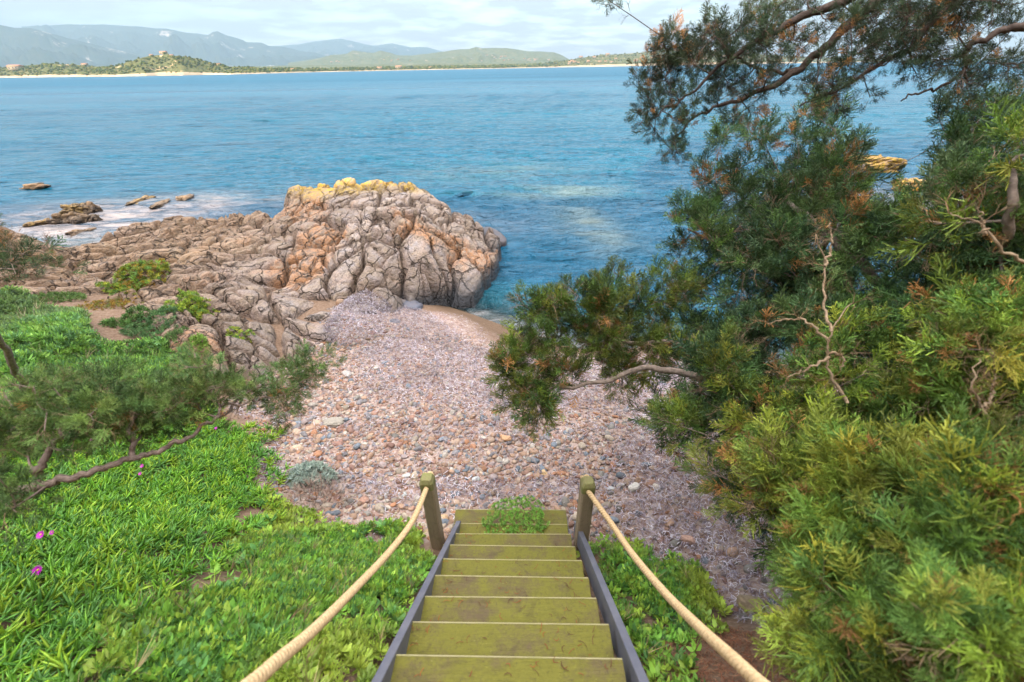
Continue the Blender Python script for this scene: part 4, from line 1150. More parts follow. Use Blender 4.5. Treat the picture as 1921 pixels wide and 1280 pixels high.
plant('dry_weed', 1110, 1085, .14, .07, 50, TUF, .09, [(.30, .22, .12), (.26, .17, .1)], 'dry straw tuft at the foot of the right post', 'weed', False, M_STRAW)
y8, z8 = tread_at(8)
plant('step_plant', 965, 985, .29, .035, 750, NAR, .022, [(.20, .40, .06), (.26, .45, .08), (.14, .3, .05)], 'fine bright green plant growing on the bottom steps', 'plant', False, None, None, True, np.array([0.015, tread_at(7)[0] + 0.03, tread_at(7)[1] + 0.0]))
for k, (px, py, sz, lb) in enumerate([(134, 1079, .034, 'largest magenta flower, low on the left bank'), (130, 1014, .030, 'magenta flower above the largest one on the left bank'),
                                       (151, 1016, .018, 'small magenta flower bud right beside another on the left bank'), (297, 889, .020, 'upper magenta flower of the pair under the left juniper branch'),
                                       (293, 902, .018, 'lower magenta flower of the pair under the left juniper branch'), (424, 815, .020, 'magenta flower near the tip of the left juniper branch'),
                                       (10, 1277, .026, 'magenta flower at the bottom left corner'), (205, 841, .018, 'magenta flower half hidden behind the left juniper branch')]):
    g = G(px, py + 16 * sz / .03 * 0.6); g = g + np.array([0, -0.06, 0.19])
    root = thing('magenta_flower', lb, 'flower', tuple(g), 'magenta flowers on the left bank')
    ps = []
    for i in range(26):
        a = i / 26 * 6.283; L = .74 * sz * random.uniform(.85, 1.1); w = sz * .085
        d = np.array([math.cos(a), math.sin(a), 0.25 + 0.15 * (i % 2)]); s = np.array([-math.sin(a), math.cos(a), 0])
        ps.append((np.array([d * .2 * L - s * w * .6, d * .2 * L + s * w * .6, d * .7 * L + s * w + [0, 0, .001], d * L + s * w * .4, d * L - s * w * .4, d * .7 * L - s * w + [0, 0, .001]]), np.array([[0, 1, 2, 5], [5, 2, 3, 4]]), np.zeros((6, 3))))
    V, F, T = join(ps); V = V @ np.array(Matrix.Rotation(R(35), 3, 'X')).T
    link('petals', np_mesh('petals', V, F, M_PETAL), root)
    v_, f_ = ico(2); link('centre', np_mesh('centre', v_ * sz * .17 * np.array([1, 1, .5]) + [0, -.001, .004], f_, M_YELLOW), root)
    V, F = tube([(0, 0, 0), (0.002, .01, -.05), (0, .02, -.18)], [.002, .003, .003], 5, False)
    link('stem', np_mesh('stem', V, F, M_WEED, True, {'tint': np.tile([.1, .16, .03], (len(V), 1))}), root)
for k, (a_, b_, lb) in enumerate([((5, 1145, 0), (118, 1012, .26), 'long dry flower stalk leaning beside the magenta flowers'), ((160, 1145, 0), (262, 1005, .30), 'dry bent stalk in the middle of the left bank')]):
    g = G(a_[0], a_[1]); e_ = atD(b_[0], b_[1], np.linalg.norm(g - [0, 0, CAMH]) * 0.88)
    root = thing('dry_stalk', lb, 'stalk', tuple(g))
    P = spline([g - g, (e_ - g) * .5 + [0, 0, .03], e_ - g], 10)
    V, F = tube(P, np.linspace(.004, .002, 10), 5); link('stem', np_mesh('stem', V, F, M_STRAW, True, {'tint': np.tile([.42, .36, .2], (len(V), 1))}), root)
    V, F, T = cover(TUF, np.tile(P[-1], (6, 1)), rng.normal(size=(6, 3)), np.full(6, .02), palette(6, [(.3, .2, .15)]), .5)
    link('seed_head', np_mesh('seed_head', V, F, M_STRAW, True, {'tint': T}), root)

# ------------------------------------------------------------------ junipers
def sprig(seed, dens=1.0, thin=1.0, sub_n=4):
    """feathery spray along +Z, length 1: axis, side twigs, second order twigs, all thin strips"""
    r_ = np.random.default_rng(seed); V = []; F = []; S = []
    def seg(a, b, w0, w1, sh):
        d = b - a; q = np.cross(d, r_.normal(size=3)); q /= np.linalg.norm(q) + 1e-9; w0 *= thin; w1 *= thin
        o = len(V)
        V.extend([a - q * w0, a + q * w0, b + q * w1, b - q * w1]); F.append([o, o + 1, o + 2, o + 3]); S.extend([sh * .8, sh * .8, sh * 1.25, sh * 1.25])
    bend = r_.normal(size=3) * 0.08
    ax = lambda t: np.array([bend[0] * t * t, bend[1] * t * t, t])
    for i in range(3): seg(ax(i / 3), ax((i + 1) / 3), .018, .014, .8)
    n1 = int(17 * dens)
    for i in range(n1):
        t = 0.12 + 0.86 * i / n1; p = ax(t); a = i * 2.4 + r_.uniform(-.5, .5)
        L = (0.42 * (1 - t) + 0.16) * r_.uniform(.7, 1.2); up = r_.uniform(.65, 1.3)
        d = np.array([math.cos(a), math.sin(a), up]); d /= np.linalg.norm(d); e = p + d * L
        seg(p, e, .015, .009, r_.uniform(.8, 1.15))
        for j in range(sub_n):
            tt = .15 + .85 * j / sub_n; q = p + d * L * tt; dd = d + r_.normal(size=3) * .5 + np.array([0, 0, .3]); dd /= np.linalg.norm(dd)
            seg(q, q + dd * L * r_.uniform(.35, .65), .014, .008, r_.uniform(.85, 1.25))
    return np.array(V), np.array(F), np.array(S)
SPR = [sprig(i) for i in range(6)]
SPF = [sprig(40 + i, 1.55, .55, 6) for i in range(6)]
def bare(seed):
    r_ = np.random.default_rng(seed); V = []; F = []; S = []
    def grow(a, d, L, w, k):
        q = np.cross(d, r_.normal(size=3)); q /= np.linalg.norm(q) + 1e-9
        b = a + d * L; o = len(V)
        V.extend([a - q * w, a + q * w, b + q * w * .6, b - q * w * .6]); F.append([o, o + 1, o + 2, o + 3]); S.extend([1] * 4)
        if k == 0: return
        for _ in range(2 if k < 3 else 3):
            dd = d + r_.normal(size=3) * .42; dd /= np.linalg.norm(dd)
            grow(a + d * L * r_.uniform(.6, 1), dd, L * r_.uniform(.55, .85), w * .6, k - 1)
    grow(np.zeros(3), np.array([0, 0, 1.0]), .42, .016, 4)
    return np.array(V), np.array(F), np.array(S)
BAR = [bare(i) for i in range(4)]
def nearest_on(limbs, p):
    best = None
    for P, Rr in limbs:
        d = ((P - p) ** 2).sum(1); i = int(d.argmin())
        if best is None or d[i] < best[0]: best = (d[i], P, i, Rr[i])
    return best
def juniper(label, root_pt, limbs_px, clumps, greens, brown_share=0.12, size=(.09, .15), per=22, bark=(.20, .155, .12), upb=0.45, bare_n=3, bare_cols=((.24, .16, .10), (.32, .22, .13))):
    """limbs_px: lists of ((x, y, z), radius) world points; clumps: (centre, radius, shade)"""
    root = thing('juniper_tree', label, 'juniper tree', tuple(root_pt))
    rp = np.array(root_pt, float); limbs = []
    for k, L in enumerate(limbs_px):
        P = spline([a for a, _ in L], 8 * len(L)); Rr = np.interp(np.linspace(0, len(L) - 1, len(P)), range(len(L)), [r for _, r in L])
        P = P + 0.10 * Rr[:, None] * rng.normal(size=P.shape)
        P[2:-1] += 0.012 * np.stack([fbm(np.arange(len(P)) * .5 + k * 9, np.zeros(len(P)), 5), fbm(np.arange(len(P)) * .5 + k * 9, np.ones(len(P)) * 4, 6), fbm(np.arange(len(P)) * .5, np.ones(len(P)) * 8 + k, 7)], 1)[2:-1] * 2
        limbs.append((P, Rr))
        V, F = tube(P - rp, Rr, 8)
        tone = 0.75 + 0.5 * vnoise(np.arange(len(V)) * .37, np.zeros(len(V)), k)
        link('trunk' if k == 0 else 'branch', np_mesh('branch', V, F, M_BARK, True, {'tint': np.array(bark)[None] * tone[:, None]}), root)
    pos_, dir_, sz_, cl_ = [], [], [], []
    tw = []; bp, bd, bs = [], [], []
    lim0 = list(limbs)
    allP = np.concatenate([l[0] for l in limbs])
    clumps = sorted(clumps, key=lambda q: ((allP - np.array(q[0])) ** 2).sum(1).min())
    for c, r, shade in clumps:
        c = np.array(c)
        _, P, i, rr = nearest_on(lim0, c)
        a = P[i]; mid = (a + c) / 2 + rng.normal(size=3) * .05 * np.linalg.norm(c - a) + np.array([0, 0, -.04 * np.linalg.norm(c - a)])
        Q = spline([a, mid, c, c + (c - mid) / (np.linalg.norm(c - mid) + 1e-6) * r * .5], 9)
        V, F = tube(Q - rp, np.linspace(min(rr * .7, .005 + .012 * np.linalg.norm(c - a)), .002, 9), 5, False)
        tw.append((V, F, np.array(bark)[None] * np.ones((len(V), 1)) * rng.uniform(.8, 1.5)))
        lim0.append((Q[2:-1], np.linspace(min(rr * .6, .009), .004, 6)))
        axis = Q[-1] - Q[4]; axis /= np.linalg.norm(axis) + 1e-6
        n = max(4, int(per * (r / .16) ** 2 * rng.uniform(.5, 1.3) * (1.35 if np.linalg.norm(c - [0, 0, CAMH]) < 1.8 else 1)))
        u = rng.normal(size=(n, 3)); u /= np.linalg.norm(u, axis=1, keepdims=True)
        rad = r * rng.random(n) ** 0.45
        al = (u @ axis)[:, None] * axis
        pp = c + (u * .8 + al * .75) * rad[:, None]
        dd = u * .75 + axis * .5 + np.array([0, 0, upb])
        pos_.append(pp); dir_.append(dd); sz_.append(np.clip(np.linalg.norm(c - [0, 0, CAMH]) / 2.2, .62, 1) * rng.uniform(size[0], size[1], n) * (.7 + .3 * r / .16) * np.where(rng.random(n) < .10, 1.6, 1.0))
        g = greens[rng.integers(0, len(greens))]; g2 = greens[rng.integers(0, len(greens))]
        w_ = rng.random((n, 1)); ga = np.array(greens)[rng.integers(0, len(greens), n)]
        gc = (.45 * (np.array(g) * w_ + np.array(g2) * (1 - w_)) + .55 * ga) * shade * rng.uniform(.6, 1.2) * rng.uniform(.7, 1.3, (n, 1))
        br = rng.random(n) < (.65 if rng.random() < brown_share * .6 else brown_share * .25)
        gc[br] = np.array([.38, .19, .06]) * rng.uniform(.6, 1.2, (br.sum(), 1))
        cl_.append(gc)
        for _ in range(bare_n):
            bp.append(Q[rng.integers(3, 8)]); bd.append(axis + rng.normal(size=3) * .6); bs.append(r * rng.uniform(1.0, 1.9))
    V, F, T = join(tw); link('twigs', np_mesh('twigs', V, F, M_BARK, True, {'tint': T}), root)
    P_, D_, S_, C_ = np.concatenate(pos_), np.concatenate(dir_), np.concatenate(sz_), np.concatenate(cl_)
    nr = np.linalg.norm(P_ - [0, 0, CAMH], axis=1) < 2.3
    parts = []
    if nr.any(): parts.append(cover(SPF, P_[nr] - rp, D_[nr], S_[nr] * 1.25, C_[nr], 0.25))
    if (~nr).any(): parts.append(cover(SPR, P_[~nr] - rp, D_[~nr], S_[~nr], C_[~nr], 0.25))
    if bp:
        bp, bd, bs = np.array(bp), np.array(bd), np.array(bs)
        bc = np.array(bare_cols)[rng.integers(0, len(bare_cols), len(bp))] * rng.uniform(.7, 1.2, (len(bp), 1))
        Vb, Fb, Tb = cover(BAR, bp - rp, bd, bs, bc, .2)
        link('dead_twigs', np_mesh('dead_twigs', Vb, Fb, M_STRAW, False, {'tint': Tb}), root)
    V, F, T = join(parts)
    link('crown', np_mesh('crown', V, F, M_LEAF, False, {'tint': T}), root)
    print(label[:30], 'sprigs', len(P_))
    return root
def px_poly_clumps(poly, n, dfun, rfun, jit, shade, mind=14):
    poly = np.array(poly, float); out = []; lo, hi = poly.min(0), poly.max(0); pts = []
    tries = 0
    while len(out) < n and tries < n * 60:
        tries += 1
        p = rng.uniform(lo, hi)
        if poly_sd(np.array([p[0]]), np.array([p[1]]), poly)[0] < 0: continue
        if any(abs(p[0] - h[0]) < h[2] and abs(p[1] - h[1]) < h[3] for h in HOLES) and rng.random() < .97: continue
        D = dfun(p[0], p[1]) + rng.random() ** 1.5 * jit
        r_px = rfun(p[0], p[1]); c = atD(p[0], p[1], D)
        g = float(H(c[0], c[1]))
        if c[2] < g + .10: continue
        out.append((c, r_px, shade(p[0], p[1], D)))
    return out
HOLES = []
def interp2(pts):
    A_ = np.array(pts, float)
    def f(x, y):
        d = ((A_[:, 0] - x) ** 2 + (A_[:, 1] - y) ** 2) + 900.0
        w = 1 / d ** 1.5
        return float((w * A_[:, 2]).sum() / w.sum())
    return f
G_NEAR = [(.12, .20, .022), (.20, .25, .022), (.06, .12, .024), (.26, .23, .03), (.05, .10, .02)]
G_MID = [(.08, .16, .035), (.12, .20, .035), (.05, .11, .035), (.16, .19, .04)]
G_DARK = [(.05, .10, .05), (.08, .14, .05), (.09, .125, .045)]
# --- the big juniper on the right
HOLES = [(1690, 345, 95, 70), (1870, 385, 52, 48), (1610, 560, 40, 26), (1690, 540, 50, 34), (1310, 590, 30, 20), (1790, 840, 48, 70), (1500, 470, 30, 30), (1700, 470, 40, 36), (1440, 850, 36, 26), (1350, 520, 20, 20), (1640, 900, 30, 30)]
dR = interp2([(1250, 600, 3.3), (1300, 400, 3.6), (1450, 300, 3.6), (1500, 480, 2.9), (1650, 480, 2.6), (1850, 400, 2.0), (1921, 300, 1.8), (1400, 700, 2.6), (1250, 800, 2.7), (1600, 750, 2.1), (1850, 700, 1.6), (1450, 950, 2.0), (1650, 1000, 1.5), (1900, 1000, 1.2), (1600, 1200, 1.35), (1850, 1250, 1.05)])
body = [(1330, 350), (1380, 280), (1440, 320), (1520, 290), (1590, 340), (1650, 400), (1740, 340), (1830, 285), (1990, 250), (2050, 700), (2050, 1350), (1620, 1350), (1590, 1250), (1570, 1170), (1545, 1070), (1470, 990), (1370, 910), (1270, 850), (1240, 780), (1270, 720), (1240, 660), (1270, 600), (1290, 490), (1310, 410)]
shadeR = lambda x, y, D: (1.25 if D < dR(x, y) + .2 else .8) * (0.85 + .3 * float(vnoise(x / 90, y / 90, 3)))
trunkR = atH(1800, 1010, 1.75); trunkR = np.array([trunkR[0], trunkR[1], float(H(trunkR[0], trunkR[1])) - .05])
def W(px, py, D, r): return (tuple(atD(px, py, D)), r)
limR = [[(tuple(trunkR), .08), W(1790, 900, 2.7, .06), W(1770, 740, 2.8, .045), W(1700, 600, 2.8, .035), W(1600, 480, 2.8, .03), W(1480, 380, 3.3, .015)],
        [W(1785, 860, 2.48, .06), W(1600, 800, 2.5, .045), W(1400, 740, 2.8, .03), W(1240, 690, 3.0, .022), W(1130, 715, 3.1, .016), W(1010, 735, 3.2, .009)],
        [W(1400, 740, 2.8, .026), W(1290, 650, 3.1, .02), W(1170, 640, 3.25, .014), W(1090, 600, 3.4, .009), W(1020, 590, 3.5, .005)],
        [W(1790, 960, 2.5, .05), W(1650, 1010, 2.1, .035), W(1540, 1100, 1.8, .02), W(1500, 1180, 1.7, .01)],
        [W(1770, 740, 2.8, .03), W(1850, 560, 2.4, .02), W(1890, 420, 1.9, .02), W(1900, 300, 1.9, .01)],
        [W(1700, 600, 2.5, .03), W(1560, 560, 2.9, .02), W(1380, 470, 3.5, .014), W(1290, 430, 3.7, .008)]]
HOLES_ = HOLES
cl = px_poly_clumps(body, 700, dR, lambda x, y: rng.uniform(.08, .17), 0.9, shadeR)
tips = []
for (px, py, n_, s_) in [(1020, 590, 7, 34), (1060, 560, 3, 22), (1110, 600, 5, 34), (990, 660, 5, 26), (960, 700, 4, 24), (1000, 735, 6, 30), (1060, 700, 3, 30), (1080, 650, 3, 24), (1150, 640, 6, 30), (1200, 590, 5, 34), (1230, 650, 6, 34), (1180, 700, 3, 24), (1150, 560, 4, 24), (1260, 540, 4, 24), (1010, 760, 3, 18)]:
    for _ in range(int(n_ * 1.7)):
        x, y = px + rng.normal() * s_ * .6, py + rng.normal() * s_ * .55; tips.append((atD(x, y, 3.25 + rng.uniform(-.15, .25)), rng.uniform(.07, .125), rng.uniform(.6, .95)))
for (px, py, n_, s_) in [(1370, 245, 6, 16), (1430, 265, 6, 20), (1527, 215, 6, 16), (1560, 240, 6, 18), (1500, 270, 8, 22), (1600, 280, 5, 22), (1790, 215, 5, 18), (1850, 205, 5, 18), (1905, 215, 6, 22), (1820, 260, 8, 26), (1330, 330, 5, 18), (1290, 400, 5, 18), (1275, 470, 4, 16)]:
    for _ in range(n_): cl.append((atD(px + rng.normal() * s_ * .6, py + rng.normal() * s_ * .8, (3.8 if px < 1700 else 2.9) + rng.uniform(-.2, .2)), rng.uniform(.05, .10), rng.uniform(.8, 1.2)))
far_c = [c for c in cl if np.linalg.norm(np.array(c[0]) - [0, 0, CAMH]) > 3.0]
near_c = [c for c in cl if np.linalg.norm(np.array(c[0]) - [0, 0, CAMH]) <= 3.0]
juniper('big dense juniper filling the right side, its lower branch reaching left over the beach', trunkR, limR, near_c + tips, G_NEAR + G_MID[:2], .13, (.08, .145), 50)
# a second, darker one behind it towards the water
t2 = atH(1560, 700, .75); t2 = np.array([t2[0], t2[1], float(H(t2[0], t2[1])) - .05])
def lerp(a, b, t): return tuple(np.array(a) * (1 - t) + np.array(b) * t)
q_ = atD(1500, 420, 3.9)
limB = [[(tuple(t2), .07), (lerp(t2, q_, .4), .05), (lerp(t2, q_, .75), .035), (tuple(q_), .02), W(1460, 320, 3.9, .01)],
        [(lerp(t2, q_, .6), .035), W(1400, 480, 3.9, .02), W(1320, 430, 4.0, .01)], [(lerp(t2, q_, .7), .03), W(1580, 380, 3.8, .02), W(1620, 310, 3.8, .01)]]
juniper('darker blue-green juniper standing behind the big one, seen against the water', t2, limB, far_c, G_DARK + G_MID[:3], .08, (.09, .15), 44, upb=.5)
# dead grey-tan forks in front
HOLES = []
def forks(pts_list, label):
    root = thing('dead_branch', label, 'branch', tuple(atD(*pts_list[0][0])), 'bare branches in the big juniper')
    base = np.array(root.location); ps = []
    for L in pts_list:
        P = spline([atD(*a) for a in L], 22); P = P + .004 * rng.normal(size=P.shape)
        V, F = tube(P - base, np.linspace(.0052, .0015, 22) * np.linalg.norm(P[0] - [0, 0, CAMH]) / 1.8, 6); ps.append((V, F, np.tile([.27, .195, .12], (len(V), 1)) * (0.75 + .5 * vnoise(np.arange(len(V)) * .3, np.zeros(len(V)), 2))[:, None]))
    tips_ = []
    for L in pts_list:
        for q in L[1:]: tips_.append(atD(*q))
    tips_ = np.repeat(np.array(tips_), 3, 0)
    Vb, Fb, Tb = cover(BAR, tips_ - base, rng.normal(size=tips_.shape) + [-.3, 0, .8], rng.uniform(.07, .13, len(tips_)), palette(len(tips_), [(.20, .13, .075), (.26, .16, .08)]), .3)
    link('dead_twigs', np_mesh('dead_twigs', Vb, Fb, M_STRAW, False, {'tint': Tb}), root)
    V, F, T = join(ps); link('fork', np_mesh('fork', V, F, M_BARK, True, {'tint': T}), root)
forks([[(1930, 860, 1.5), (1880, 820, 1.5), (1845, 770, 1.5), (1825, 720, 1.5), (1838, 670, 1.52)], [(1845, 770, 1.5), (1860, 735, 1.5), (1866, 700, 1.5)], [(1900, 840, 1.5), (1885, 800, 1.48), (1880, 780, 1.47)]], 'pale forked bare branch at the right edge of the big juniper')
forks([[(1590, 755, 1.9), (1560, 710, 1.9), (1552, 670, 1.9), (1560, 620, 1.9), (1600, 570, 1.95)], [(1552, 670, 1.9), (1520, 690, 1.9), (1478, 708, 1.9)], [(1556, 640, 1.9), (1500, 600, 1.95), (1440, 605, 2.0)], [(1558, 620, 1.9), (1545, 560, 1.95), (1548, 500, 2.0), (1530, 440, 2.0)], [(1552, 660, 1.9), (1580, 672, 1.88), (1578, 695, 1.87)], [(1548, 500, 2.0), (1560, 450, 2.0), (1555, 420, 2.0)]], 'tan bare branch spreading like a hand in the middle of the big juniper')
forks([[(1930, 495, 1.6), (1880, 470, 1.6), (1840, 420, 1.6), (1780, 400, 1.65)], [(1850, 440, 1.6), (1835, 390, 1.6)]], 'thin bare branch near the upper right of the big juniper')

# --- overhanging juniper at the upper right
rO = atD(2350, 500, 2.6); rO = np.array([rO[0], rO[1], float(H(rO[0], rO[1])) - .05])
top1 = atD(2100, -160, 2.3)
limO = [[(tuple(rO), .12), (lerp(rO, top1, .5), .10), (tuple(top1), .07), W(1900, -140, 2.3, .05), W(1700, -40, 2.4, .035), W(1580, 60, 2.5, .026), W(1500, 130, 2.6, .02), W(1400, 180, 2.7, .013), W(1320, 210, 2.8, .008), W(1260, 262, 2.85, .005)],
        [W(1700, -40, 2.4, .03), W(1560, 10, 2.5, .024), W(1450, 60, 2.6, .018), W(1370, 110, 2.7, .012), W(1300, 170, 2.8, .008), W(1230, 220, 2.85, .004)],
        [(tuple(top1), .05), W(1990, 30, 2.2, .03), W(1900, 50, 2.2, .018), W(1820, 90, 2.25, .013), W(1800, 140, 2.3, .009), W(1740, 170, 2.35, .006), W(1690, 190, 2.4, .004)],
        [(tuple(top1), .05), W(1950, -60, 2.2, .03), W(1800, 0, 2.3, .02), W(1700, 90, 2.4, .014), W(1600, 150, 2.5, .009), W(1500, 200, 2.6, .005)],
        [W(1500, 130, 2.6, .012), W(1420, 130, 2.7, .008), W(1345, 70, 2.75, .005), W(1340, 40, 2.75, .003)]]
oc = []
for (px, py, n_, s_, D_) in [(1245, 85, 5, 16, 2.85), (1245, 125, 7, 26, 2.85), (1220, 155, 6, 24, 2.85), (1290, 130, 6, 26, 2.8), (1340, 60, 6, 16, 2.75), (1335, 95, 7, 22, 2.75), (1350, 130, 7, 26, 2.75), (1395, 30, 4, 16, 2.7), (1400, 75, 5, 22, 2.7),
                             (1200, 220, 4, 14, 2.9), (1250, 210, 4, 22, 2.85), (1262, 275, 4, 10, 2.85), (1300, 190, 5, 26, 2.8), (1400, 170, 5, 30, 2.7), (1450, 20, 6, 26, 2.6), (1450, 100, 6, 34, 2.65), (1500, 60, 6, 34, 2.6), (1560, 100, 7, 36, 2.5), (1520, 165, 5, 34, 2.6), (1600, 40, 8, 40, 2.5),
                             (1640, 110, 7, 38, 2.45), (1700, 50, 14, 46, 2.4), (1760, 80, 8, 40, 2.35), (1640, 20, 8, 40, 2.45), (1700, 130, 4, 36, 2.4), (1760, 30, 7, 36, 2.35), (1780, 100, 4, 34, 2.3), (1830, 20, 6, 34, 2.25), (1820, 130, 3, 20, 2.3), (1850, 115, 3, 14, 2.3), (1900, 10, 3, 24, 2.2), (1150, 0, 2, 8, 2.8), (1380, 210, 3, 20, 2.75), (1890, 140, 3, 16, 2.3), (1600, 165, 3, 30, 2.5)]:
    for _ in range(n_): oc.append((atD(px + rng.normal() * s_, py + rng.normal() * s_ * .7, D_ + rng.uniform(-.15, .25)), rng.uniform(.045, .09), rng.uniform(.7, 1.1)))
juniper('overhanging juniper limb with dark tufts and brown twigs crossing the sky', rO, limO, oc, [(.04, .075, .04), (.055, .095, .04), (.065, .09, .035)], .10, (.05, .09), 95, (.085, .062, .048), .35, 6, ((.07, .05, .035), (.11, .07, .045)))
# --- left branch, reaching in from the left edge
rL = atD(-420, 1150, 1.9); rL = np.array([rL[0], rL[1], float(H(rL[0], rL[1])) - .05])
limL = [[(tuple(rL), .05), W(-160, 980, 1.75, .028), W(60, 918, 1.7, .017), W(150, 893, 1.72, .014), W(250, 862, 1.78, .012), W(330, 832, 1.85, .010), W(400, 790, 1.95, .008), W(450, 745, 2.1, .006), W(510, 715, 2.2, .006), W(570, 690, 2.3, .004)],
        [W(60, 918, 1.7, .018), W(90, 850, 1.7, .012), W(130, 790, 1.75, .007)], [W(250, 862, 1.78, .012), W(250, 800, 1.8, .008), W(240, 750, 1.85, .004)],
        [W(400, 790, 1.95, .009), W(430, 760, 2.0, .006), W(500, 745, 2.1, .004)], [W(-160, 980, 1.75, .025), W(-60, 850, 1.75, .018), W(30, 780, 1.8, .008)]]
lc = []
for (px, py, n_, s_, D_) in [(60, 760, 10, 36, 1.75), (130, 790, 12, 40, 1.75), (100, 815, 9, 34, 1.85), (20, 840, 7, 34, 1.8), (200, 770, 11, 34, 1.8), (200, 800, 8, 30, 1.9), (270, 765, 9, 28, 1.85), (280, 790, 7, 24, 1.92), (335, 762, 7, 24, 1.95), (375, 765, 4, 16, 2.0), (-30, 920, 6, 30, 1.65), (5, 945, 6, 22, 1.6), (150, 740, 5, 26, 1.8),
                             (362, 705, 6, 18, 2.0), (400, 735, 4, 14, 2.0), (455, 735, 6, 15, 2.1), (520, 740, 5, 16, 2.2), (545, 715, 5, 16, 2.25), (580, 680, 6, 15, 2.3), (540, 760, 2, 10, 2.2)]:
    for _ in range(n_): lc.append((atD(px + rng.normal() * s_, py + rng.normal() * s_ * .7, D_ + rng.uniform(-.12, .12)), rng.uniform(.045, .08), rng.uniform(.75, 1.3)))
juniper('low juniper branch reaching in from the left edge over the green bank', rL, limL, lc, [(.11, .20, .05), (.08, .15, .045), (.16, .23, .05)], .04, (.05, .085), 95, (.20, .15, .12), .4, 3)
rM = G(-90, 560); rM = np.array([rM[0] * .55, rM[1] * .55, 0]); rM[2] = float(H(rM[0], rM[1])) - .05
e_ = atD(-60, 520, 3.0)
mc = [(atD(20 + rng.normal() * 32, 492 + rng.normal() * 20, 3.0 + rng.uniform(-.1, .2)), rng.uniform(.07, .12), rng.uniform(.7, 1.1)) for _ in range(22)] + [(atD(-50 + rng.normal() * 30, 500 + rng.normal() * 28, 3.0 + rng.uniform(-.1, .2)), rng.uniform(.07, .12), 1.0) for _ in range(14)]
juniper('small dark juniper tuft at the left edge in front of the rock mound', rM, [[(tuple(rM), .03), (lerp(rM, e_, .5), .025), (tuple(e_), .015), W(30, 505, 3.0, .006)]], mc, G_MID[2:3] + G_DARK, .1, (.07, .12), 20)

# --- grove behind the camera: it shades the bank and the beach
def grove_tree(x, y, h, r, kind, label):
    z = float(H(x, y)); root = thing('grove_tree', label, 'tree', (x, y, z), 'trees on the slope behind')
    V, F = tube([(0, 0, -.2), (.1, 0, h * .4), (0, .1, h * .8)], [.16, .12, .05], 7)
    link('trunk', np_mesh('trunk', V, F, M_BARK, True, {'tint': np.tile([.2, .15, .1], (len(V), 1))}), root)
    n = 1500
    u = rng.normal(size=(n, 3)); u /= np.linalg.norm(u, axis=1, keepdims=True)
    P = u * (rng.random(n) ** .4)[:, None] * np.array([r, r, h * .36]) + [0, 0, h * .62]
    V, F, T = cover(NAR, P, u + [0, 0, .3], rng.uniform(.25, .42, n), palette(n, G_MID), .5)
    link('crown', np_mesh('crown', V, F, M_WEED, False, {'tint': T}), root)
for k in range(13):
    grove_tree(-7.5 + k * 1.5 + rng.uniform(-.3, .3), -6.2 + rng.uniform(-.4, .4), rng.uniform(5.4, 6.4), rng.uniform(1.5, 1.9), 0, 'tree of the grove on the slope behind the viewpoint')
# ------------------------------------------------------------------ far coast, mountains, air
def far_mat(name, greens, rockc, rs=0.004, thr=0.62):
    m, ns, ls, b = mat(name)
    p = pos(ns)
    n = noise(ns, ls, rs, 8, .62, p); n2 = noise(ns, ls, rs * 6, 6, .65, p)
    c = mix(ns, ls, ramp(ns, ls, n2, [(.35, 0.0), (.65, 1.0)]), greens[0], greens[1])
    c = mix(ns, ls, ramp(ns, ls, math_(ns, ls, 'ADD', n, math_(ns, ls, 'MULTIPLY', n2, .35)), [(thr, 0.0), (thr + .08, 1.0)]), c, rockc)
    ls.new(c, b.inputs['Base Color']); b.inputs['Roughness'].default_value = .95; b.inputs['Specular IOR Level'].default_value = 0
    return m
M_FAR = far_mat('mountain_scrub', ((.025, .045, .035), (.05, .06, .04)), (.42, .36, .31), .0022, .80)
M_FAR2 = far_mat('hill_scrub', ((.06, .085, .04), (.13, .125, .06)), (.40, .32, .24), .006, .80)
M_COAST = far_mat('coast_scrub', ((.055, .075, .03), (.13, .12, .05)), (.42, .30, .18), .03, .78)
def ridge(name, pts, D, back, m, amp, k, front=None):
    pts = np.array(pts, float); px = np.arange(pts[0, 0], pts[-1, 0] + .1, 2.0); py = np.interp(px, pts[:, 0], pts[:, 1])
    py = py + 0.9 * fbm(px / 22, px * 0, k, 5)
    W_ = np.array([atY(a, b, D) for a, b in zip(px, py)])
    v = np.concatenate([np.linspace(0, 1, 34), [1.12, 1.4]])
    front = front or D * .32
    Xg, Yg, Zg = [], [], []
    for t in v:
        Yv = D - front * (1 - t); xx_ = W_[:, 0] * Yv / D
        prof = t ** 1.25 if t <= 1 else max(0, 1 - (t - 1) * 2.2)
        relief = amp * (fbm(xx_ / (D * .045), np.full_like(xx_, Yv) / (D * .045), k + 7, 5) - 0.55 * np.abs(fbm(xx_ / (D * .03), np.full_like(xx_, Yv) / (D * .06), k + 17, 4))) * W_[:, 2] * min(1, t * 3) * (1 - t ** 6 if t <= 1 else 0)
        Xg.append(xx_); Yg.append(np.full_like(xx_, Yv)); Zg.append(W_[:, 2] * prof + relief - (2 if t == 0 else 0))
    V = np.stack([np.array(Xg), np.array(Yg), np.array(Zg)], -1).reshape(-1, 3)
    me = np_mesh(name, V, grid_faces(len(px), len(v)), m, True)
    link(name, me, kind='structure')
ridge('mountain', [(-400, 60), (-100, 50), (0, 47), (26, 52), (58, 53), (78, 58), (104, 65), (130, 72), (156, 79), (182, 85), (208, 92), (234, 98), (262, 106), (300, 114), (340, 122)], 6200, 0, M_FAR, .35, 301)
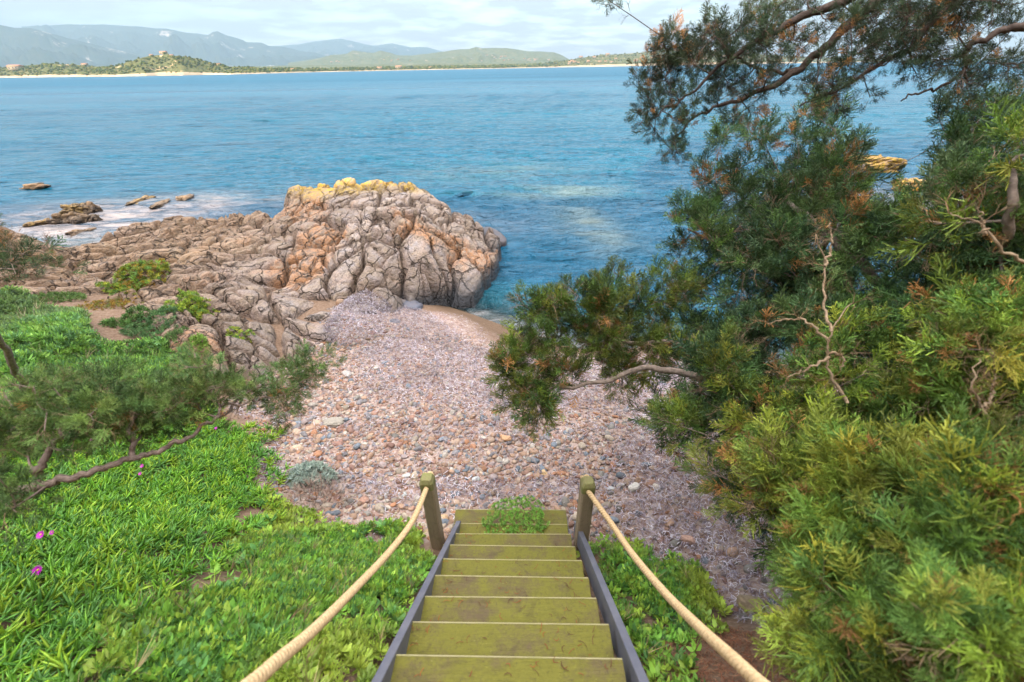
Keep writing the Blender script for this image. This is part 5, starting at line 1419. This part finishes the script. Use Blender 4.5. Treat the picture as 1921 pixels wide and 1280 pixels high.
ridge('mountain', [(40, 50), (120, 46), (200, 46), (260, 50), (290, 53), (315, 54), (330, 57), (350, 62), (372, 63), (390, 66), (400, 60), (410, 60), (430, 68), (455, 75), (462, 79), (490, 80), (504, 86), (535, 89), (560, 95), (582, 98), (610, 105), (640, 112), (700, 122)], 9000, 0, M_FAR, .45, 311)
ridge('mountain', [(430, 92), (520, 86), (560, 84), (590, 78), (640, 73), (668, 79), (700, 86), (735, 81), (745, 84), (770, 89), (800, 89), (830, 97), (900, 112)], 13000, 0, M_FAR, .5, 321)
ridge('hill', [(540, 118), (585, 112), (620, 104), (650, 101), (662, 95), (680, 98), (700, 100), (714, 95), (728, 98), (745, 103), (770, 105), (800, 101), (830, 97), (860, 93), (880, 92), (893, 88), (905, 91), (950, 90), (990, 96), (1040, 98), (1056, 105), (1075, 116)], 5000, 0, M_FAR2, .4, 331)
ridge('hill', [(-300, 130), (0, 131), (200, 130), (420, 126), (560, 123), (700, 121), (900, 118), (1060, 118)], 3300, 0, M_FAR2, .2, 341, 900)
COAST = np.array([(-300, 151, 131, 160), (-100, 148, 129, 160), (0, 146, 127, 150), (50, 145.5, 123, 150), (90, 145, 120, 150), (130, 144.5, 121, 150), (170, 144, 125, 150), (200, 144, 126, 150), (230, 143.5, 121, 140), (262, 143, 110, 130), (280, 142.5, 105, 130), (310, 142, 102.5, 130), (330, 142, 105, 130), (370, 141, 110, 130), (395, 140.5, 119, 130), (430, 140, 125, 120),
                  (480, 138.8, 128, 120), (600, 135.5, 129, 150), (760, 132, 126, 200), (900, 129.5, 124, 250), (1000, 127.6, 122, 300), (1060, 126.4, 114, 400), (1120, 125.3, 104, 500), (1160, 124.7, 102, 500), (1200, 124, 99, 500), (1240, 123.2, 95, 500), (1290, 122.3, 91, 500), (1330, 121.6, 95, 500), (1400, 120.4, 101, 500), (1500, 118.6, 107, 400), (1600, 116.8, 111, 300), (1665, 115.6, 114.4, 150)])
def coast_pt(px, t):
    ys_, yc, bk = [np.interp(px, COAST[:, 0], COAST[:, i]) for i in (1, 2, 3)]
    s = atH(px, ys_, 0); s = s * min(1.0, 2600 / s[1]); Y0 = s[1]
    c = atY(px, yc, Y0 + bk); Yv = Y0 + bk * t
    d = ray(px, yc)
    wob = 1 + .22 * float(fbm(np.array(px / 13.0), np.array(t * 3.0), 401, 4))
    prof = (0.6 * min(t / .04, 1) / max(c[2], 2) + t ** .8 * (1 - 0.6 / max(c[2], 2))) * (wob if 0 < t < .95 else 1)
    if t > 1: prof = 1 - (t - 1) * 1.5
    return np.array([d[0] / d[1] * Yv, Yv, c[2] * prof - (1.0 if t == 0 else 0)]), Y0
pxs = np.arange(-300, 1666, 3.0); tv = [0, .02, .04, .08, .15, .25, .35, .45, .55, .65, .75, .85, .93, 1.0, 1.2, 1.6]
V = np.array([[coast_pt(a, t)[0] for a in pxs] for t in tv]).reshape(-1, 3)
F = grid_faces(len(pxs), len(tv)); mi = ((np.arange(len(F)) // (len(pxs) - 1)) < 3).astype(int)
M_SAND = plain('far_sand', (.42, .33, .22), .9, (.34, .24, .14), .02)
link('far_coast', np_mesh('far_coast', V, F, [M_COAST, M_SAND], True, None, mi), kind='structure')
TV_, TF_ = ico(2)
def treeb(seed):
    V = TV_ * (1 + .35 * fbm(TV_[:, 0] * 2 + seed, TV_[:, 1] * 2 + TV_[:, 2] * 1.6, seed, 3))[:, None]
    V[:, 2] = V[:, 2] * .85 + .5
    return V, TF_, (0.8 + .25 * V[:, 2])* 0 + 1
TB = [treeb(i) for i in range(5)]
n = 5200; fx = rng.uniform(-290, 1655, n); ft = rng.uniform(.05, 1.0, n)
dens = np.where(fx > 1050, .62, 1.0) * np.where((fx > 270) & (fx < 400) & (ft < .22), .3, 1) * (0.55 + .45 * (np.array([float(vnoise(a / 9, b * 6, 411)) for a, b in zip(fx, ft)]) > .35))
k_ = rng.random(n) < dens; fx, ft = fx[k_], ft[k_]; n = len(fx)
PP = np.array([coast_pt(a, b)[0] for a, b in zip(fx, ft)]); sz = PP[:, 1] * .00087 * rng.uniform(1.0, 2.7, n) * np.where(fx > 1050, .7, 1.0)
Rm = np.tile(np.eye(3), (n, 1, 1)); kk = rng.integers(0, 5, n); outs = []
gc = palette(n, [(.035, .055, .02), (.055, .075, .022), (.075, .09, .028), (.028, .045, .02), (.10, .10, .035)], .25)
for j in range(5):
    m_ = kk == j; outs.append(scatter(TB[j], PP[m_], Rm[m_], np.stack([sz[m_] * 1.1, sz[m_] * 1.1, sz[m_] * .95], 1), gc[m_]))
V, F, T = join(outs)
link('far_wood', np_mesh('far_wood', V, F, M_FARTREE, True, {'tint': T}), None, 'olive green wood covering the far shore and its low hills', 'wood', None, 'stuff')
# houses
M_HW = plain('house_render', (.50, .44, .36), .8, (.42, .37, .30), .3); M_HR = plain('house_roof_tiles', (.42, .20, .12), .8, (.34, .17, .1), .5); M_HG = plain('house_window', (.04, .05, .06), .3)
def house_mesh():
    V = [(-1, -.6, -.5), (1, -.6, -.5), (1, .6, -.5), (-1, .6, -.5), (-1, -.6, .5), (1, -.6, .5), (1, .6, .5), (-1, .6, .5)]
    F = [[0, 1, 5, 4], [1, 2, 6, 5], [2, 3, 7, 6], [3, 0, 4, 7], [0, 3, 2, 1]]; mi = [0] * 5
    o = len(V); V += [(-1.1, -.72, .47), (1.1, -.72, .47), (1.1, .72, .47), (-1.1, .72, .47), (-1.1, 0, .85), (1.1, 0, .85)]
    F += [[o, o + 1, o + 5, o + 4], [o + 3, o + 4, o + 5, o + 2], [o, o + 4, o + 3, o + 3], [o + 1, o + 2, o + 5, o + 5], [o, o + 3, o + 2, o + 1]]; mi += [1] * 5
    F[7] = [o, o + 4, o + 3, o]; F[8] = [o + 1, o + 2, o + 5, o + 1]
    V += [((-1.1), 0, .85)]; 
    F[7] = [o, o + 4, o + 6, o + 3]; V += [(1.1, 0, .85)]; F[8] = [o + 1, o + 2, o + 7, o + 5]
    for x in (-.65, 0.05, .62):
        o = len(V); V += [(x - .13, -.61, -.1), (x + .13, -.61, -.1), (x + .13, -.61, .25), (x - .13, -.61, .25)]; F.append([o, o + 1, o + 2, o + 3]); mi.append(2)
    return np_mesh('house', np.array(V), np.array(F), [M_HW, M_HR, M_HG], False, None, np.array(mi))
HM = house_mesh()
def house(px, t, wpx, label, group=None, hill=None, yaw=0.0, hs=1.0):
    if hill: p = atY(px, t, hill)
    else: p = coast_pt(px, t)[0]
    s = wpx * .00087 * p[1] / 2
    o = link('house', HM, None, label, 'house', group, None, (p[0], p[1], p[2] + s * .45))
    o.scale = (s, s, s * .62 * hs); o.rotation_euler = (0, 0, yaw)
house(308, 1.0, 13, 'long pale house on the very top of the wooded headland')
house(284, .97, 7, 'pale house at the left end of the wooded headland summit')
house(322, .86, 7, 'low house just under the summit of the wooded headland')
house(28, .5, 24, 'long pink-roofed villa among trees at the far left of the shore')
house(411, .8, 8, 'pale roofed house on the low right flank of the wooded headland')
house(160, .98, 11, 'pale building showing above the trees between the villa and the headland')
house(548, .5, 7, 'small pale beach house in the trees right of the headland')
house(712, .3, 10, 'low flat beach building behind the far sand')
house(748, .3, 13, 'longest low beach building on the far sand')
house(807, .4, 6, 'small beach hut right of the low beach buildings')
for k in range(46):
    px = rng.uniform(1065, 1420); t = rng.uniform(.12, .9)
    house(px, t, rng.uniform(3.2, 8.5), 'small pale house among the many scattered over the green coastal hill', 'houses on the green coastal hill', None, rng.uniform(-.4, .4))
for k in range(34):
    c_ = [(925, 108, 22, 3), (950, 112, 20, 3), (985, 113, 30, 1.5), (730, 114, 30, 1.5), (640, 117, 30, 1.2), (1010, 112, 16, 2)][k % 6]
    px = c_[0] + rng.normal() * c_[2] * .6; py = c_[1] + rng.normal() * c_[3]
    Dh = 5000 - 1600 * (1 - max(.05, (124 - py) / 34) ** (1 / 1.25))
    house(px, py, rng.uniform(2.5, 5), 'tiny pale house among the many on the blue-green hill slopes inland', 'houses on the inland hill slopes', Dh - 60, rng.uniform(-.4, .4))
# air
def haze():
    m = bpy.data.materials.new('haze_air'); m.use_nodes = True; ns, ls = m.node_tree.nodes, m.node_tree.links
    ns.remove(ns['Principled BSDF'])
    v = ns.new('ShaderNodeVolumePrincipled'); v.inputs['Color'].default_value = (.33, .50, .66, 1); v.inputs['Density'].default_value = HAZE_D; v.inputs['Anisotropy'].default_value = 0.0
    ls.new(v.outputs[0], ns['Material Output'].inputs['Volume'])
    x0, x1, y0, y1, z0, z1 = -24000, 24000, -120, 15000, -8, 1300
    V = np.array([(x, y, z) for z in (z0, z1) for y in (y0, y1) for x in (x0, x1)])
    F = np.array([[0, 2, 3, 1], [4, 5, 7, 6], [0, 1, 5, 4], [2, 6, 7, 3], [0, 4, 6, 2], [1, 3, 7, 5]])
    link('haze', np_mesh('haze', V, F, m, False), None, 'thin blue air haze over the bay and the mountains', 'haze', None, 'stuff')
HAZE_D = 1.1e-4
haze()
